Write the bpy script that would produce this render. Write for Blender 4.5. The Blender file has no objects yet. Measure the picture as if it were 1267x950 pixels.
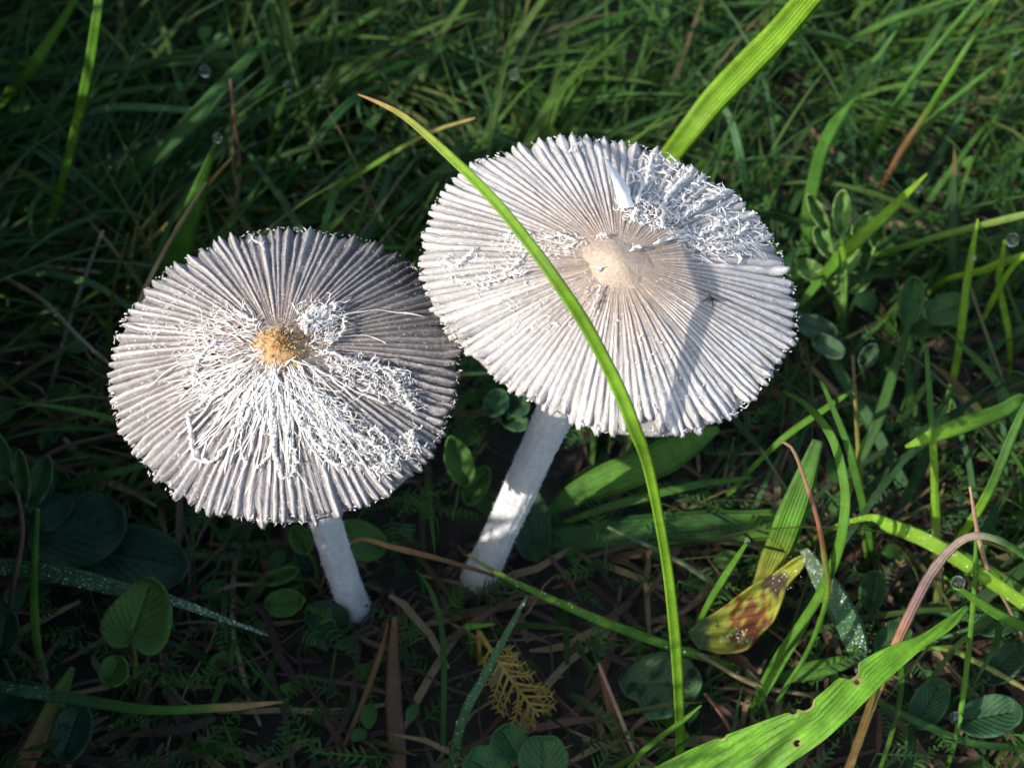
import bpy, math, random
import numpy as np
from mathutils import Vector

# ------------------------------------------------------------------ camera, sky, sun, exposure
random.seed(7); rng = np.random.default_rng(7)
CM = 0.01                                   # everything below is laid out in centimetres
PW, PH, F = 1267.0, 950.0, 1740.0           # photograph size and focal length in pixels
ELEV = math.radians(52.0); CE, SE = math.cos(ELEV), math.sin(ELEV)
CAM = np.array((0.0, 0.0, 17.73))
SUN_TRAVEL = np.array((1.0, 0.58, -0.75))   # direction the sunlight travels

scene = bpy.context.scene
cam_data = bpy.data.cameras.new('camera'); cam = bpy.data.objects.new('camera', cam_data)
scene.collection.objects.link(cam); scene.camera = cam
cam.location = CAM * CM
cam.rotation_euler = (math.pi / 2 - ELEV, 0, 0)
cam_data.sensor_width = 36.0
cam_data.lens = 36.0 * F / PW
cam_data.clip_start = 0.005; cam_data.clip_end = 400.0
cam_data.dof.use_dof = True
cam_data.dof.focus_distance = 0.158
cam_data.dof.aperture_fstop = 37.0

world = bpy.data.worlds.new('World'); scene.world = world; world.use_nodes = True
wn = world.node_tree.nodes; wl = world.node_tree.links
sky = wn.new('ShaderNodeTexSky'); sky.sky_type = 'NISHITA'; sky.sun_disc = False
to_sun = -SUN_TRAVEL / np.linalg.norm(SUN_TRAVEL)
sky.dust_density = 2.0; sky.ozone_density = 0.8
sky.sun_elevation = math.asin(to_sun[2])
sky.sun_rotation = math.atan2(to_sun[0], to_sun[1])
bg = wn['Background']; bg.inputs['Strength'].default_value = 0.15
wl.new(sky.outputs[0], bg.inputs['Color'])

sun_data = bpy.data.lights.new('sun', 'SUN'); sun = bpy.data.objects.new('sun', sun_data)
scene.collection.objects.link(sun)
sun_data.energy = 3.7; sun_data.angle = math.radians(0.5); sun_data.color = (1.0, 0.93, 0.84)
sun.rotation_euler = Vector(SUN_TRAVEL).to_track_quat('-Z', 'Y').to_euler()
sun.location = (-0.5, -0.3, 0.6)

vs = scene.view_settings
vs.view_transform = 'Standard'; vs.look = 'None'; vs.gamma = 1.0; vs.use_curve_mapping = False
vs.exposure = 0.84

# ------------------------------------------------------------------ pixel helpers (a pixel is only a direction)
RIGHT = np.array((1.0, 0, 0)); FWD = np.array((0, CE, -SE)); UP = np.array((0, SE, CE))
def ray(px, py):
    return (px - PW / 2) / F * RIGHT + (PH / 2 - py) / F * UP + FWD
def at(px, py, h):
    d = ray(px, py); t = (CAM[2] - h) / -d[2]
    return CAM + t * d
def depth(p): return float(np.dot(np.asarray(p) - CAM, FWD))
def project(p):
    q = np.asarray(p, float) - CAM
    d = q @ FWD
    return np.stack((PW / 2 + F * (q @ RIGHT) / d, PH / 2 - F * (q @ UP) / d, d), -1)
def unit(v): v = np.asarray(v, float); return v / (np.linalg.norm(v) + 1e-12)

# ------------------------------------------------------------------ materials
def new_mat(name):
    m = bpy.data.materials.new(name); m.use_nodes = True
    nt = m.node_tree; nt.nodes.clear()
    return m, nt.nodes, nt.links
def nmath(N, L, op, a, b=None, clamp=False):
    n = N.new('ShaderNodeMath'); n.operation = op; n.use_clamp = clamp
    for i, v in enumerate((a, b)):
        if v is None: continue
        if isinstance(v, (int, float)): n.inputs[i].default_value = v
        else: L.new(v, n.inputs[i])
    return n.outputs[0]
def noise(N, L, vec, scale, detail=4, rough=.6):
    n = N.new('ShaderNodeTexNoise'); n.inputs['Scale'].default_value = scale
    n.inputs['Detail'].default_value = detail; n.inputs['Roughness'].default_value = rough
    L.new(vec, n.inputs['Vector']); return n.outputs[0]
def maprange(N, L, v, a, b, c, d):
    n = N.new('ShaderNodeMapRange'); L.new(v, n.inputs[0])
    for i, x in enumerate((a, b, c, d)): n.inputs[i + 1].default_value = x
    return n.outputs[0]
def scale_col(N, L, col, fac):
    n = N.new('ShaderNodeVectorMath'); n.operation = 'SCALE'
    L.new(col, n.inputs[0]); L.new(fac, n.inputs['Scale']); return n.outputs[0]

def leaf_material(name, rough=.45, trans=.4, spec=.5, veins=True, var=(.75, 1.25)):
    m, N, L = new_mat(name)
    out = N.new('ShaderNodeOutputMaterial')
    at_ = N.new('ShaderNodeAttribute'); at_.attribute_name = 'Col'
    geo = N.new('ShaderNodeNewGeometry')
    n1 = noise(N, L, geo.outputs['Position'], 260, 5)
    n2 = noise(N, L, geo.outputs['Position'], 1700, 3)
    f = nmath(N, L, 'MULTIPLY', maprange(N, L, n1, .3, .7, *var), maprange(N, L, n2, .3, .7, .88, 1.12))
    col = at_.outputs['Color']
    uv = N.new('ShaderNodeAttribute'); uv.attribute_name = 'uvw'
    if veins:
        sep = N.new('ShaderNodeSeparateXYZ'); L.new(uv.outputs['Vector'], sep.inputs[0])
        w = nmath(N, L, 'SINE', nmath(N, L, 'MULTIPLY', sep.outputs['X'], 26.0))
        f = nmath(N, L, 'MULTIPLY', f, maprange(N, L, w, -1, 1, .88, 1.1))
    else:
        sep = N.new('ShaderNodeSeparateXYZ'); L.new(uv.outputs['Vector'], sep.inputs[0])
        ph = nmath(N, L, 'SUBTRACT', nmath(N, L, 'MULTIPLY', sep.outputs['Y'], 23.0), nmath(N, L, 'MULTIPLY', sep.outputs['X'], 12.0))
        w = nmath(N, L, 'POWER', nmath(N, L, 'ABSOLUTE', nmath(N, L, 'SINE', ph)), 6.0)
        f = nmath(N, L, 'MULTIPLY', f, maprange(N, L, w, 0, 1, 1.03, .9))
    col = scale_col(N, L, col, f)
    p = N.new('ShaderNodeBsdfPrincipled')
    L.new(col, p.inputs['Base Color'])
    L.new(maprange(N, L, n1, .3, .7, rough - .1, rough + .15), p.inputs['Roughness'])
    p.inputs['Specular IOR Level'].default_value = spec
    bump = N.new('ShaderNodeBump'); bump.inputs['Strength'].default_value = .35; bump.inputs['Distance'].default_value = .0003
    hsum = nmath(N, L, 'ADD', w, nmath(N, L, 'MULTIPLY', n2, 1.2))
    L.new(hsum, bump.inputs['Height']); L.new(bump.outputs[0], p.inputs['Normal'])
    t = N.new('ShaderNodeBsdfTranslucent')
    mx = N.new('ShaderNodeVectorMath'); mx.operation = 'MULTIPLY'; L.new(col, mx.inputs[0]); mx.inputs[1].default_value = (1.5, 1.45, .7)
    L.new(mx.outputs[0], t.inputs['Color'])
    ms = N.new('ShaderNodeMixShader'); ms.inputs[0].default_value = trans
    L.new(p.outputs[0], ms.inputs[1]); L.new(t.outputs[0], ms.inputs[2])
    L.new(ms.outputs[0], out.inputs['Surface'])
    return m

def flesh_material(name, rough=.75, trans=.2, sc=900, bumpd=.0004, var=(.86, 1.12)):
    m, N, L = new_mat(name)
    out = N.new('ShaderNodeOutputMaterial')
    at_ = N.new('ShaderNodeAttribute'); at_.attribute_name = 'Col'
    geo = N.new('ShaderNodeNewGeometry')
    n1 = noise(N, L, geo.outputs['Position'], sc, 6, .7)
    n2 = noise(N, L, geo.outputs['Position'], sc * .2, 3)
    f = nmath(N, L, 'MULTIPLY', maprange(N, L, n1, .3, .7, *var), maprange(N, L, n2, .3, .7, .92, 1.08))
    col = scale_col(N, L, at_.outputs['Color'], f)
    p = N.new('ShaderNodeBsdfPrincipled'); L.new(col, p.inputs['Base Color'])
    p.inputs['Roughness'].default_value = rough; p.inputs['Specular IOR Level'].default_value = .3
    bump = N.new('ShaderNodeBump'); bump.inputs['Strength'].default_value = .6; bump.inputs['Distance'].default_value = bumpd
    L.new(n1, bump.inputs['Height']); L.new(bump.outputs[0], p.inputs['Normal'])
    t = N.new('ShaderNodeBsdfTranslucent'); L.new(col, t.inputs['Color'])
    ms = N.new('ShaderNodeMixShader'); ms.inputs[0].default_value = trans
    L.new(p.outputs[0], ms.inputs[1]); L.new(t.outputs[0], ms.inputs[2])
    L.new(ms.outputs[0], out.inputs['Surface'])
    return m

def cap_material():
    m, N, L = new_mat('cap_flesh')
    out = N.new('ShaderNodeOutputMaterial')
    at_ = N.new('ShaderNodeAttribute'); at_.attribute_name = 'Col'
    uv = N.new('ShaderNodeAttribute'); uv.attribute_name = 'uvw'
    geo = N.new('ShaderNodeNewGeometry')
    mp = N.new('ShaderNodeVectorMath'); mp.operation = 'MULTIPLY'; L.new(uv.outputs['Vector'], mp.inputs[0]); mp.inputs[1].default_value = (2.6, 5.0, 1.0)
    st = noise(N, L, mp.outputs[0], 1.6, 5, .65)
    n1 = noise(N, L, geo.outputs['Position'], 1500, 5, .7); n2 = noise(N, L, geo.outputs['Position'], 240, 4)
    f = nmath(N, L, 'MULTIPLY', maprange(N, L, st, .3, .7, .86, 1.16), maprange(N, L, n1, .3, .7, .84, 1.12))
    f = nmath(N, L, 'MULTIPLY', f, maprange(N, L, n2, .3, .7, .92, 1.08))
    col = scale_col(N, L, at_.outputs['Color'], f)
    pw = N.new('ShaderNodeMixRGB'); L.new(maprange(N, L, noise(N, L, geo.outputs['Position'], 2600, 3, .6), .60, .68, 0, .8), pw.inputs[0])
    L.new(col, pw.inputs[1]); pw.inputs[2].default_value = (.82, .81, .80, 1)
    p = N.new('ShaderNodeBsdfPrincipled'); L.new(pw.outputs[0], p.inputs['Base Color'])
    p.inputs['Roughness'].default_value = .68; p.inputs['Specular IOR Level'].default_value = .35
    b = N.new('ShaderNodeBump'); b.inputs['Strength'].default_value = .7; b.inputs['Distance'].default_value = .0004
    L.new(nmath(N, L, 'ADD', n1, nmath(N, L, 'MULTIPLY', st, 1.5)), b.inputs['Height']); L.new(b.outputs[0], p.inputs['Normal'])
    t = N.new('ShaderNodeBsdfTranslucent'); L.new(pw.outputs[0], t.inputs['Color'])
    ms = N.new('ShaderNodeMixShader'); ms.inputs[0].default_value = .18
    L.new(p.outputs[0], ms.inputs[1]); L.new(t.outputs[0], ms.inputs[2]); L.new(ms.outputs[0], out.inputs['Surface'])
    return m

def water_material():
    m, N, L = new_mat('dew_water')
    out = N.new('ShaderNodeOutputMaterial'); p = N.new('ShaderNodeBsdfPrincipled')
    p.inputs['Base Color'].default_value = (1, 1, 1, 1); p.inputs['Roughness'].default_value = .02
    p.inputs['IOR'].default_value = 1.33; p.inputs['Transmission Weight'].default_value = 1.0
    L.new(p.outputs[0], out.inputs['Surface']); return m

def soil_material():
    m, N, L = new_mat('soil')
    out = N.new('ShaderNodeOutputMaterial'); p = N.new('ShaderNodeBsdfPrincipled')
    geo = N.new('ShaderNodeNewGeometry')
    n1 = noise(N, L, geo.outputs['Position'], 120, 8, .7); n2 = noise(N, L, geo.outputs['Position'], 700, 5, .7)
    cr = N.new('ShaderNodeValToRGB'); L.new(n1, cr.inputs[0])
    cr.color_ramp.elements[0].position = .3; cr.color_ramp.elements[0].color = (.012, .009, .006, 1)
    cr.color_ramp.elements[1].position = .72; cr.color_ramp.elements[1].color = (.06, .042, .026, 1)
    e = cr.color_ramp.elements.new(.5); e.color = (.026, .022, .012, 1)
    L.new(cr.outputs[0], p.inputs['Base Color']); p.inputs['Roughness'].default_value = .9
    b = N.new('ShaderNodeBump'); b.inputs['Strength'].default_value = .9; b.inputs['Distance'].default_value = .002
    L.new(nmath(N, L, 'ADD', n1, n2), b.inputs['Height']); L.new(b.outputs[0], p.inputs['Normal'])
    L.new(p.outputs[0], out.inputs['Surface']); return m

M_GRASS = leaf_material('grass_leaf', .5, .40, spec=.32)
M_WEED = leaf_material('broad_leaf', .55, .32, spec=.3, veins=False)
M_STRAW = leaf_material('dry_straw', .6, .15, spec=.3)
M_CAP = cap_material()
M_VEIL = flesh_material('veil_fibre', .85, .3, 2500, .0001, (.93, 1.06))
M_STEM = flesh_material('stem_flesh', .85, .12, 1500, .0005)
M_UMBO = flesh_material('umbo_flesh', .7, .1, 1500, .0004, (.8, 1.2))
M_DARK = flesh_material('dark_speck', .7, 0, 3000, .0001)
M_WATER = water_material()
M_SOIL = soil_material()
def bead_material():
    m, N, L = new_mat('dew_beads')
    out = N.new('ShaderNodeOutputMaterial'); p = N.new('ShaderNodeBsdfPrincipled')
    p.inputs['Base Color'].default_value = (.95, .97, 1, 1); p.inputs['Roughness'].default_value = .06
    p.inputs['IOR'].default_value = 1.33; p.inputs['Transmission Weight'].default_value = .45  # whitish body paints in the brightness that light gives tiny beads
    L.new(p.outputs[0], out.inputs['Surface']); return m
M_BEAD = bead_material()

# ------------------------------------------------------------------ mesh helpers
COLL = scene.collection
class MB:
    """collects vertices, faces, colours and across/along coordinates of ONE mesh"""
    def __init__(s): s.v = []; s.f = []; s.c = []; s.u = []; s.n = 0
    def add(s, v, f, c, u=None):
        v = np.asarray(v, float).reshape(-1, 3); k = len(v)
        c = np.asarray(c, float)
        if c.ndim == 1: c = np.tile(c[:3], (k, 1))
        if u is None: u = np.zeros((k, 3))
        s.v.append(v); s.c.append(c); s.u.append(np.asarray(u, float))
        s.f.extend([tuple(int(i) + s.n for i in q) for q in f]); s.n += k
    def build(s, name, mat, parent=None, origin=(0, 0, 0), smooth=True, solid=0.0):
        o0 = np.asarray(origin, float)
        v = (np.concatenate(s.v) - o0) * CM
        me = bpy.data.meshes.new(name); me.from_pydata(v.tolist(), [], s.f)
        a = me.attributes.new('Col', 'FLOAT_COLOR', 'POINT')
        c = np.concatenate(s.c); c4 = np.concatenate((np.clip(c, 0, 1), np.ones((len(c), 1))), 1)
        a.data.foreach_set('color', c4.astype(np.float32).ravel())
        a = me.attributes.new('uvw', 'FLOAT_VECTOR', 'POINT')
        a.data.foreach_set('vector', np.concatenate(s.u).astype(np.float32).ravel())
        if smooth: me.polygons.foreach_set('use_smooth', [True] * len(me.polygons))
        me.materials.append(mat); me.update()
        o = bpy.data.objects.new(name, me); COLL.objects.link(o)
        if parent is None: o.location = o0 * CM
        else: o.parent = parent
        if solid:
            md = o.modifiers.new('thickness', 'SOLIDIFY'); md.thickness = solid * CM; md.offset = -1
        return o
def tag(o, label, cat, group=None, kind=None):
    if label: o['label'] = label
    if cat: o['category'] = cat
    if group: o['group'] = group
    if kind: o['kind'] = kind
    return o
def empty(name, loc):
    o = bpy.data.objects.new(name, None); COLL.objects.link(o); o.location = np.asarray(loc) * CM
    o.empty_display_size = .005; return o

def spline(P, n):
    """Catmull-Rom through P (k,d), n samples evenly in chord length"""
    P = np.asarray(P, float)
    if len(P) == 2:
        t = np.linspace(0, 1, n)[:, None]; return P[0] * (1 - t) + P[1] * t
    Q = np.vstack((2 * P[0] - P[1], P, 2 * P[-1] - P[-2]))
    ln = np.r_[0, np.cumsum(np.linalg.norm(np.diff(P[:, :3], axis=0), axis=1))]
    s = np.linspace(0, ln[-1], n)
    i = np.clip(np.searchsorted(ln, s, side='right') - 1, 0, len(P) - 2)
    t = ((s - ln[i]) / (ln[i + 1] - ln[i] + 1e-9))[:, None]
    a, b, c, d = Q[i], Q[i + 1], Q[i + 2], Q[i + 3]
    return .5 * ((2 * b) + (-a + c) * t + (2 * a - 5 * b + 4 * c - d) * t ** 2 + (-a + 3 * b - 3 * c + d) * t ** 3)

def grad(stops, n):
    """stops: one colour or [(frac, colour), ...] -> (n,3)"""
    if not isinstance(stops, list): return np.tile(np.asarray(stops, float), (n, 1))
    x = [q[0] for q in stops]; y = np.array([q[1] for q in stops], float)
    t = np.linspace(0, 1, n)
    return np.stack([np.interp(t, x, y[:, k]) for k in range(3)], 1)

def frames(C, roll=0.0, ref=None):
    T = np.gradient(C, axis=0); T /= np.linalg.norm(T, axis=1)[:, None] + 1e-12
    if ref is None: ref = CAM - C
    W = np.cross(T, ref); W /= np.linalg.norm(W, axis=1)[:, None] + 1e-12
    Nn = np.cross(W, T)
    if np.ndim(roll) or roll:
        r = np.broadcast_to(np.asarray(roll, float), (len(C),))
        cr, sr = np.cos(r)[:, None], np.sin(r)[:, None]
        W, Nn = W * cr + Nn * sr, Nn * cr - W * sr
    return T, W, Nn

def add_blade(mb, C, w, col, roll=0.0, fold=.25, thick=.02, jitter=.05):
    """solid folded grass blade along centreline C with full widths w"""
    n = len(C); T, W, Nn = frames(C, roll)
    hw = np.asarray(w) / 2
    jl = 1 + jitter * np.interp(np.linspace(0, 1, n), np.linspace(0, 1, 9), rng.normal(size=9))
    jr = 1 + jitter * np.interp(np.linspace(0, 1, n), np.linspace(0, 1, 9), rng.normal(size=9))
    prof = [(-1, 0), (-.5, 0), (0, 0), (.5, 0), (1, 0), (.5, 1), (0, 1), (-.5, 1)]
    V = []; U = []; Cc = []
    for a, under in prof:
        s = (hw * (jl if a < 0 else jr))[:, None]
        d = (hw * fold * (abs(a) - .6))[:, None]
        th = np.minimum(thick, hw * .5)[:, None] * (1.6 if a == 0 else 1)
        V.append(C + W * a * s + Nn * d - (Nn * th if under else 0))
        U.append(np.stack((np.full(n, a), np.linspace(0, 1, n), np.zeros(n)), 1))
        Cc.append(col * ((1.12 if a == 0 else 1.0) if not under else .95))
    V = np.stack(V, 1); U = np.stack(U, 1); Cc = np.stack(Cc, 1); k = len(prof)
    f = []
    for i in range(n - 1):
        for j in range(k):
            j2 = (j + 1) % k
            f.append((i * k + j, i * k + j2, (i + 1) * k + j2, (i + 1) * k + j))
    f.append(tuple(range(k))[::-1]); f.append(tuple((n - 1) * k + j for j in range(k)))
    mb.add(V.reshape(-1, 3), f, Cc.reshape(-1, 3), U.reshape(-1, 3))

def add_tube(mb, C, r, col, sides=7, ref=None, flat=1.0):
    n = len(C); T, W, Nn = frames(C, 0, ref); Nn = Nn * flat; r = np.broadcast_to(np.asarray(r, float), (n,))
    a = np.linspace(0, 2 * math.pi, sides, endpoint=False)
    V = C[:, None] + (W[:, None] * np.cos(a)[None, :, None] + Nn[:, None] * np.sin(a)[None, :, None]) * r[:, None, None]
    U = np.zeros((n, sides, 3)); U[:, :, 0] = np.sin(a)[None]; U[:, :, 1] = np.linspace(0, 1, n)[:, None]
    f = []
    for i in range(n - 1):
        for j in range(sides):
            j2 = (j + 1) % sides
            f.append((i * sides + j, i * sides + j2, (i + 1) * sides + j2, (i + 1) * sides + j))
    f.append(tuple(range(sides))[::-1]); f.append(tuple((n - 1) * sides + j for j in range(sides)))
    cc = np.repeat(np.broadcast_to(col, (n, 3))[:, None], sides, 1)
    mb.add(V.reshape(-1, 3), f, cc.reshape(-1, 3), U.reshape(-1, 3))

_ico = {}
def ico(sub):
    if sub not in _ico:
        import bmesh
        b = bmesh.new(); bmesh.ops.create_icosphere(b, subdivisions=sub, radius=1)
        b.verts.ensure_lookup_table()
        _ico[sub] = (np.array([v.co[:] for v in b.verts]), [tuple(v.index for v in f.verts) for f in b.faces]); b.free()
    return _ico[sub]
def add_ball(mb, c, r, col, sub=1, squash=(1, 1, 1), lump=0.0):
    v, f = ico(sub); v = v * np.asarray(squash)
    if lump: v = v * (1 + lump * rng.normal(size=(len(v), 1)))
    mb.add(np.asarray(c) + v * r, f, col)

def trace(pts):
    """[(px, py, h or None)] -> world points; missing heights are interpolated along the line"""
    P = np.array([(p[0], p[1]) for p in pts], float)
    ln = np.r_[0, np.cumsum(np.linalg.norm(np.diff(P, axis=0), axis=1))]
    k = [i for i, p in enumerate(pts) if len(p) > 2 and p[2] is not None]
    h = np.interp(ln, ln[k], [pts[i][2] for i in k])
    return np.array([at(x, y, z) for (x, y), z in zip(P, h)])
def rooted(W3, widths):
    """carry a line whose visible end is above the ground down into the soil"""
    p0, p1 = W3[0], W3[1]
    if p0[2] > .12:
        d = p0 - p1; d[2] = 0; l = np.linalg.norm(d)
        d = d / (l + 1e-9) * min(p0[2] * .45, .9)
        e = p0 + d; e[2] = -.12
        m = p0 * .5 + e * .5 + d * .12
        return np.vstack((e, m, W3)), [widths[0] * .8, widths[0] * .95] + list(widths)
    W3 = W3.copy(); W3[0, 2] = min(W3[0, 2], -.05)
    return W3, list(widths)

# ------------------------------------------------------------------ ground
def build_ground():
    g = np.r_[-3000, -1200, -500, -220, -120, -70, np.linspace(-45, 45, 121), 70, 120, 220, 500, 1200, 3000]
    n = len(g); X, Y = np.meshgrid(g, g + 13.0, indexing='ij')
    Z = np.zeros_like(X)
    r = np.random.default_rng(3)
    for _ in range(26):
        k = r.normal(size=2) * r.choice((.25, .7, 1.8)); a = .22 / (1 + 2.2 * np.linalg.norm(k))
        Z += a * np.sin(X * k[0] + Y * k[1] + r.uniform(0, 6.28))
    Z -= .25
    Z = np.minimum(Z, 0.0)
    mb = MB(); f = []
    for i in range(n - 1):
        for j in range(n - 1):
            f.append((i * n + j, (i + 1) * n + j, (i + 1) * n + j + 1, i * n + j + 1))
    mb.add(np.stack((X, Y, Z), -1).reshape(-1, 3), f, (.03, .025, .015))
    o = mb.build('ground', M_SOIL); tag(o, 'dark damp soil under the grass and litter', None, kind='structure')
build_ground()

# ------------------------------------------------------------------ the two mushrooms
class Cap:
    def __init__(s, cx, cy, R, wpx, ang, tilt, apex, power, seed, base_px, rim_px):
        s.R = R; s.apex = apex; s.power = power; s.rng = np.random.default_rng(seed)
        d = ray(cx, cy); D = 2 * R * F / wpx
        s.O = CAM + d * D
        to = unit(-d)
        right = unit(np.cross(UP, to)); up = unit(np.cross(to, right))
        a, t = math.radians(ang), math.radians(tilt)
        s.n = unit(math.cos(a) * to + math.sin(a) * (math.sin(t) * right + math.cos(t) * up))
        s.e1 = unit(right - s.n * np.dot(right, s.n)); s.e2 = np.cross(s.n, s.e1)
        s.base = at(base_px[0], base_px[1], 0.0)
        s.ph = s.rng.uniform(0, 6.28, 12); s.am = s.rng.normal(size=12)
        T = []                                     # the rim's outline, measured in the plane of the rim
        for x, y in rim_px:
            d = ray(x, y); p = CAM + d * (np.dot(s.O - CAM, s.n) / np.dot(d, s.n)) - s.O
            a, b = np.dot(p, s.e1), np.dot(p, s.e2); T.append((math.atan2(b, a) % (2 * math.pi), math.hypot(a, b)))
        s.tab = np.array(sorted(T))
    def rim(s, th):
        th = np.asarray(th, float) % (2 * math.pi)
        return np.interp(th, s.tab[:, 0], s.tab[:, 1], period=2 * math.pi)
    def height(s, rho, th):
        rho = np.asarray(rho, float)
        z = s.apex * (1 - np.abs(rho) ** s.power)
        und = sum(.011 * s.am[k - 1] * np.sin(k * th + s.ph[k - 1]) for k in range(2, 8))
        return z + und * rho ** 3 * s.R * .5
    def pos(s, rho, th, off=0.0):
        rho, th = np.broadcast_arrays(np.asarray(rho, float), np.asarray(th, float))
        r = rho * s.rim(th); z = s.height(rho, th) + off
        return s.O + (r * np.cos(th))[..., None] * s.e1 + (r * np.sin(th))[..., None] * s.e2 + np.asarray(z)[..., None] * s.n
    def px(s, x, y):
        """pixel -> (rho, theta) on the cap's upper surface"""
        d = ray(x, y); z = s.apex * .3
        for _ in range(8):
            q = s.O + s.n * z
            t = np.dot(q - CAM, s.n) / np.dot(d, s.n); p = CAM + d * t - s.O
            a, b = np.dot(p, s.e1), np.dot(p, s.e2); th = math.atan2(b, a)
            rho = math.hypot(a, b) / float(s.rim(th)); z = .5 * z + .5 * float(s.height(min(rho, 1.1), th))
        return rho, th

def mixc(a, b, t): t = np.clip(np.asarray(t, float), 0, 1)[:, None]; return np.asarray(a) * (1 - t) + np.asarray(b) * t
def ss(x, a, b): t = np.clip((x - a) / (b - a), 0, 1); return t * t * (3 - 2 * t)

WHITE = np.array((.95, .93, .895))
def curly(mb, c, x, y, length, rad, lift, dir0, r, col=None, wander=.55, n=8, radial=0.0, limit=1.0):
    """short curled fibre starting at plan position (x, y) on the unit disc of the cap"""
    P = []; col = WHITE if col is None else col; a = dir0; p = np.array((x, y)); z = lift * r.random()
    for i in range(n):
        rho = math.hypot(*p); 
        if rho > limit: break
        P.append(c.pos(rho, math.atan2(p[1], p[0]), z + .03))
        p = p + np.array((math.cos(a), math.sin(a))) * length / n / c.R
        a += r.normal() * wander; z = max(.01, z + r.normal() * lift * .22)
        if radial: a += radial * math.sin(math.atan2(p[1], p[0]) - a)
    if len(P) < 3: return
    P = np.array(P); k = len(P)
    add_tube(mb, P, rad * .85 * np.r_[.5, np.ones(k - 2), .12] * np.exp(.35 * r.normal(size=k)).clip(.4, 2.0) * r.uniform(.3, 1.15), col * r.uniform(.9, 1.03), 5, np.tile(c.n, (k, 1)), .4)


def build_mushroom(c, name_label, nrib, col_fn, umbo, stem_w, stem_bend, sharp, notch=None):
    root = empty('mushroom', c.base); B = c.base
    tag(root, name_label, 'mushroom', None)
    r = c.rng
    # the thin flesh that carries the ribs: upper face, rim and under side in one sheet with thickness
    mb = MB(); nr, nt = 22, 180
    th = np.linspace(0, 2 * math.pi, nt, endpoint=False); rho = np.linspace(.0, .972, nr)
    top = c.pos(rho[:, None], th[None], -.020 + 0 * rho[:, None]); bot = c.pos(rho[::-1][:, None], th[None], -.020 - (.05 + .16 * (1 - rho[::-1][:, None])))
    V = np.concatenate((top, bot), 0); rr = np.concatenate((rho, rho[::-1]))
    f = []
    for i in range(2 * nr - 1):
        for j in range(nt):
            j2 = (j + 1) % nt; f.append((i * nt + j, i * nt + j2, (i + 1) * nt + j2, (i + 1) * nt + j))
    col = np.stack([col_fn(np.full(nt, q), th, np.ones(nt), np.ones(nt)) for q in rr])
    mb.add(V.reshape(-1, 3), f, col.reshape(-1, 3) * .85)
    cap = mb.build('cap', M_CAP, root, B)
    # one fold of the cap per object
    ang = np.cumsum(r.uniform(.68, 1.32, nrib)); ang = ang / ang[-1] * 2 * math.pi
    hwid = np.diff(np.r_[ang[-1] - 2 * math.pi, ang]) / 2; mid = ang - hwid
    ts = np.array((-1.02, -.8, -.55, -.32, -.14, 0, .14, .32, .55, .8, 1.02)); nl = 34
    for j in range(nrib):
        tip = 1.0 + r.normal() * .009 - (.035 * r.random() if r.random() < .12 else 0)
        if notch is not None:
            dd = math.atan2(math.sin(mid[j] - notch[0]), math.cos(mid[j] - notch[0]))
            tip -= notch[1] * math.exp(-(dd / notch[2]) ** 2)
        q = np.linspace(.10, 1, nl) ** .92; rho = q * tip
        narrow = np.interp(q, (0, .945, .97, .988, 1.0), (1, 1, .82, .5, .12))
        wob = np.interp(q, np.linspace(0, 1, 9), r.normal(size=9) * np.linspace(.02, .10, 9))
        lean = (r.normal() * .3 + sharp[3]) * np.clip(q - .82, 0, 1) / .18
        TH = mid[j] + hwid[j] * (ts[None] * (1.0 * narrow)[:, None] + (wob + lean)[:, None])
        arc = hwid[j] * rho * c.R
        crest = (sharp[1] + .14 * r.normal()) * arc * (1 - .3 * q) + .006
        s0 = .12 if r.random() < .5 else r.uniform(.2, .5)
        crest = crest * ss(q, s0, s0 + .25) * (1 + .25 * np.interp(q, np.linspace(0, 1, 11), r.normal(size=11)))
        pw = sharp[0] * r.uniform(.8, 1.25); prof = np.exp(-(np.abs(ts - sharp[2] * r.normal()) / pw) ** 1.6)
        rough = 1 + .13 * r.normal(size=(nl, len(ts)))
        curl = np.interp(q, (0, .9, 1), (0, 0, r.normal() * .035 + .01))
        off = crest[:, None] * prof[None] * rough - .012 * (np.abs(ts)[None] > .9) * ss(q, .12, .4)[:, None] + curl[:, None]
        RH = np.broadcast_to(rho[:, None], TH.shape)
        V = c.pos(RH, TH, off)
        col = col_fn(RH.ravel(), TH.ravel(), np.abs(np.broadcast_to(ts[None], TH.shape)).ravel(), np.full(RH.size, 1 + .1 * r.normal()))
        U = np.stack((np.broadcast_to(ts[None], TH.shape).ravel(), RH.ravel() * 2.2, np.full(RH.size, j * 3.7)), 1); m = len(ts); f = []
        for i in range(nl - 1):
            for k in range(m - 1): f.append((i * m + k, i * m + k + 1, (i + 1) * m + k + 1, (i + 1) * m + k))
        mb = MB(); mb.add(V.reshape(-1, 3), f, col, U)
        mb.build('rib', M_CAP, cap, B, solid=.012)
    # white flocks and drops left on the tips
    mb = MB(); kk = 0
    while kk < 360:
        th = r.uniform(0, 6.28)
        if r.random() > .25 + .75 * max(0, math.sin(3 * th + c.ph[3]) * math.sin(7 * th + c.ph[4])): continue
        kk += 1; q = 1 - abs(r.normal()) * .022
        curly(mb, c, q * math.cos(th), q * math.sin(th), r.uniform(.02, .08), r.uniform(.003, .011), .015, th + r.normal() * .9, r, n=5, wander=.8, limit=1.03)
    mb.build('rim_flocks', M_VEIL, cap, B)['kind'] = 'stuff'
    mb = MB()
    for _ in range(70):
        th = r.uniform(0, 6.28); q = r.uniform(.3, 1.0) ** .35
        add_ball(mb, c.pos(q, th, .03), r.uniform(.003, .010), (1, 1, 1), 2, (1, 1, .8))
    mb.build('rim_dew', M_WATER, cap, B)['kind'] = 'stuff'
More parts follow.
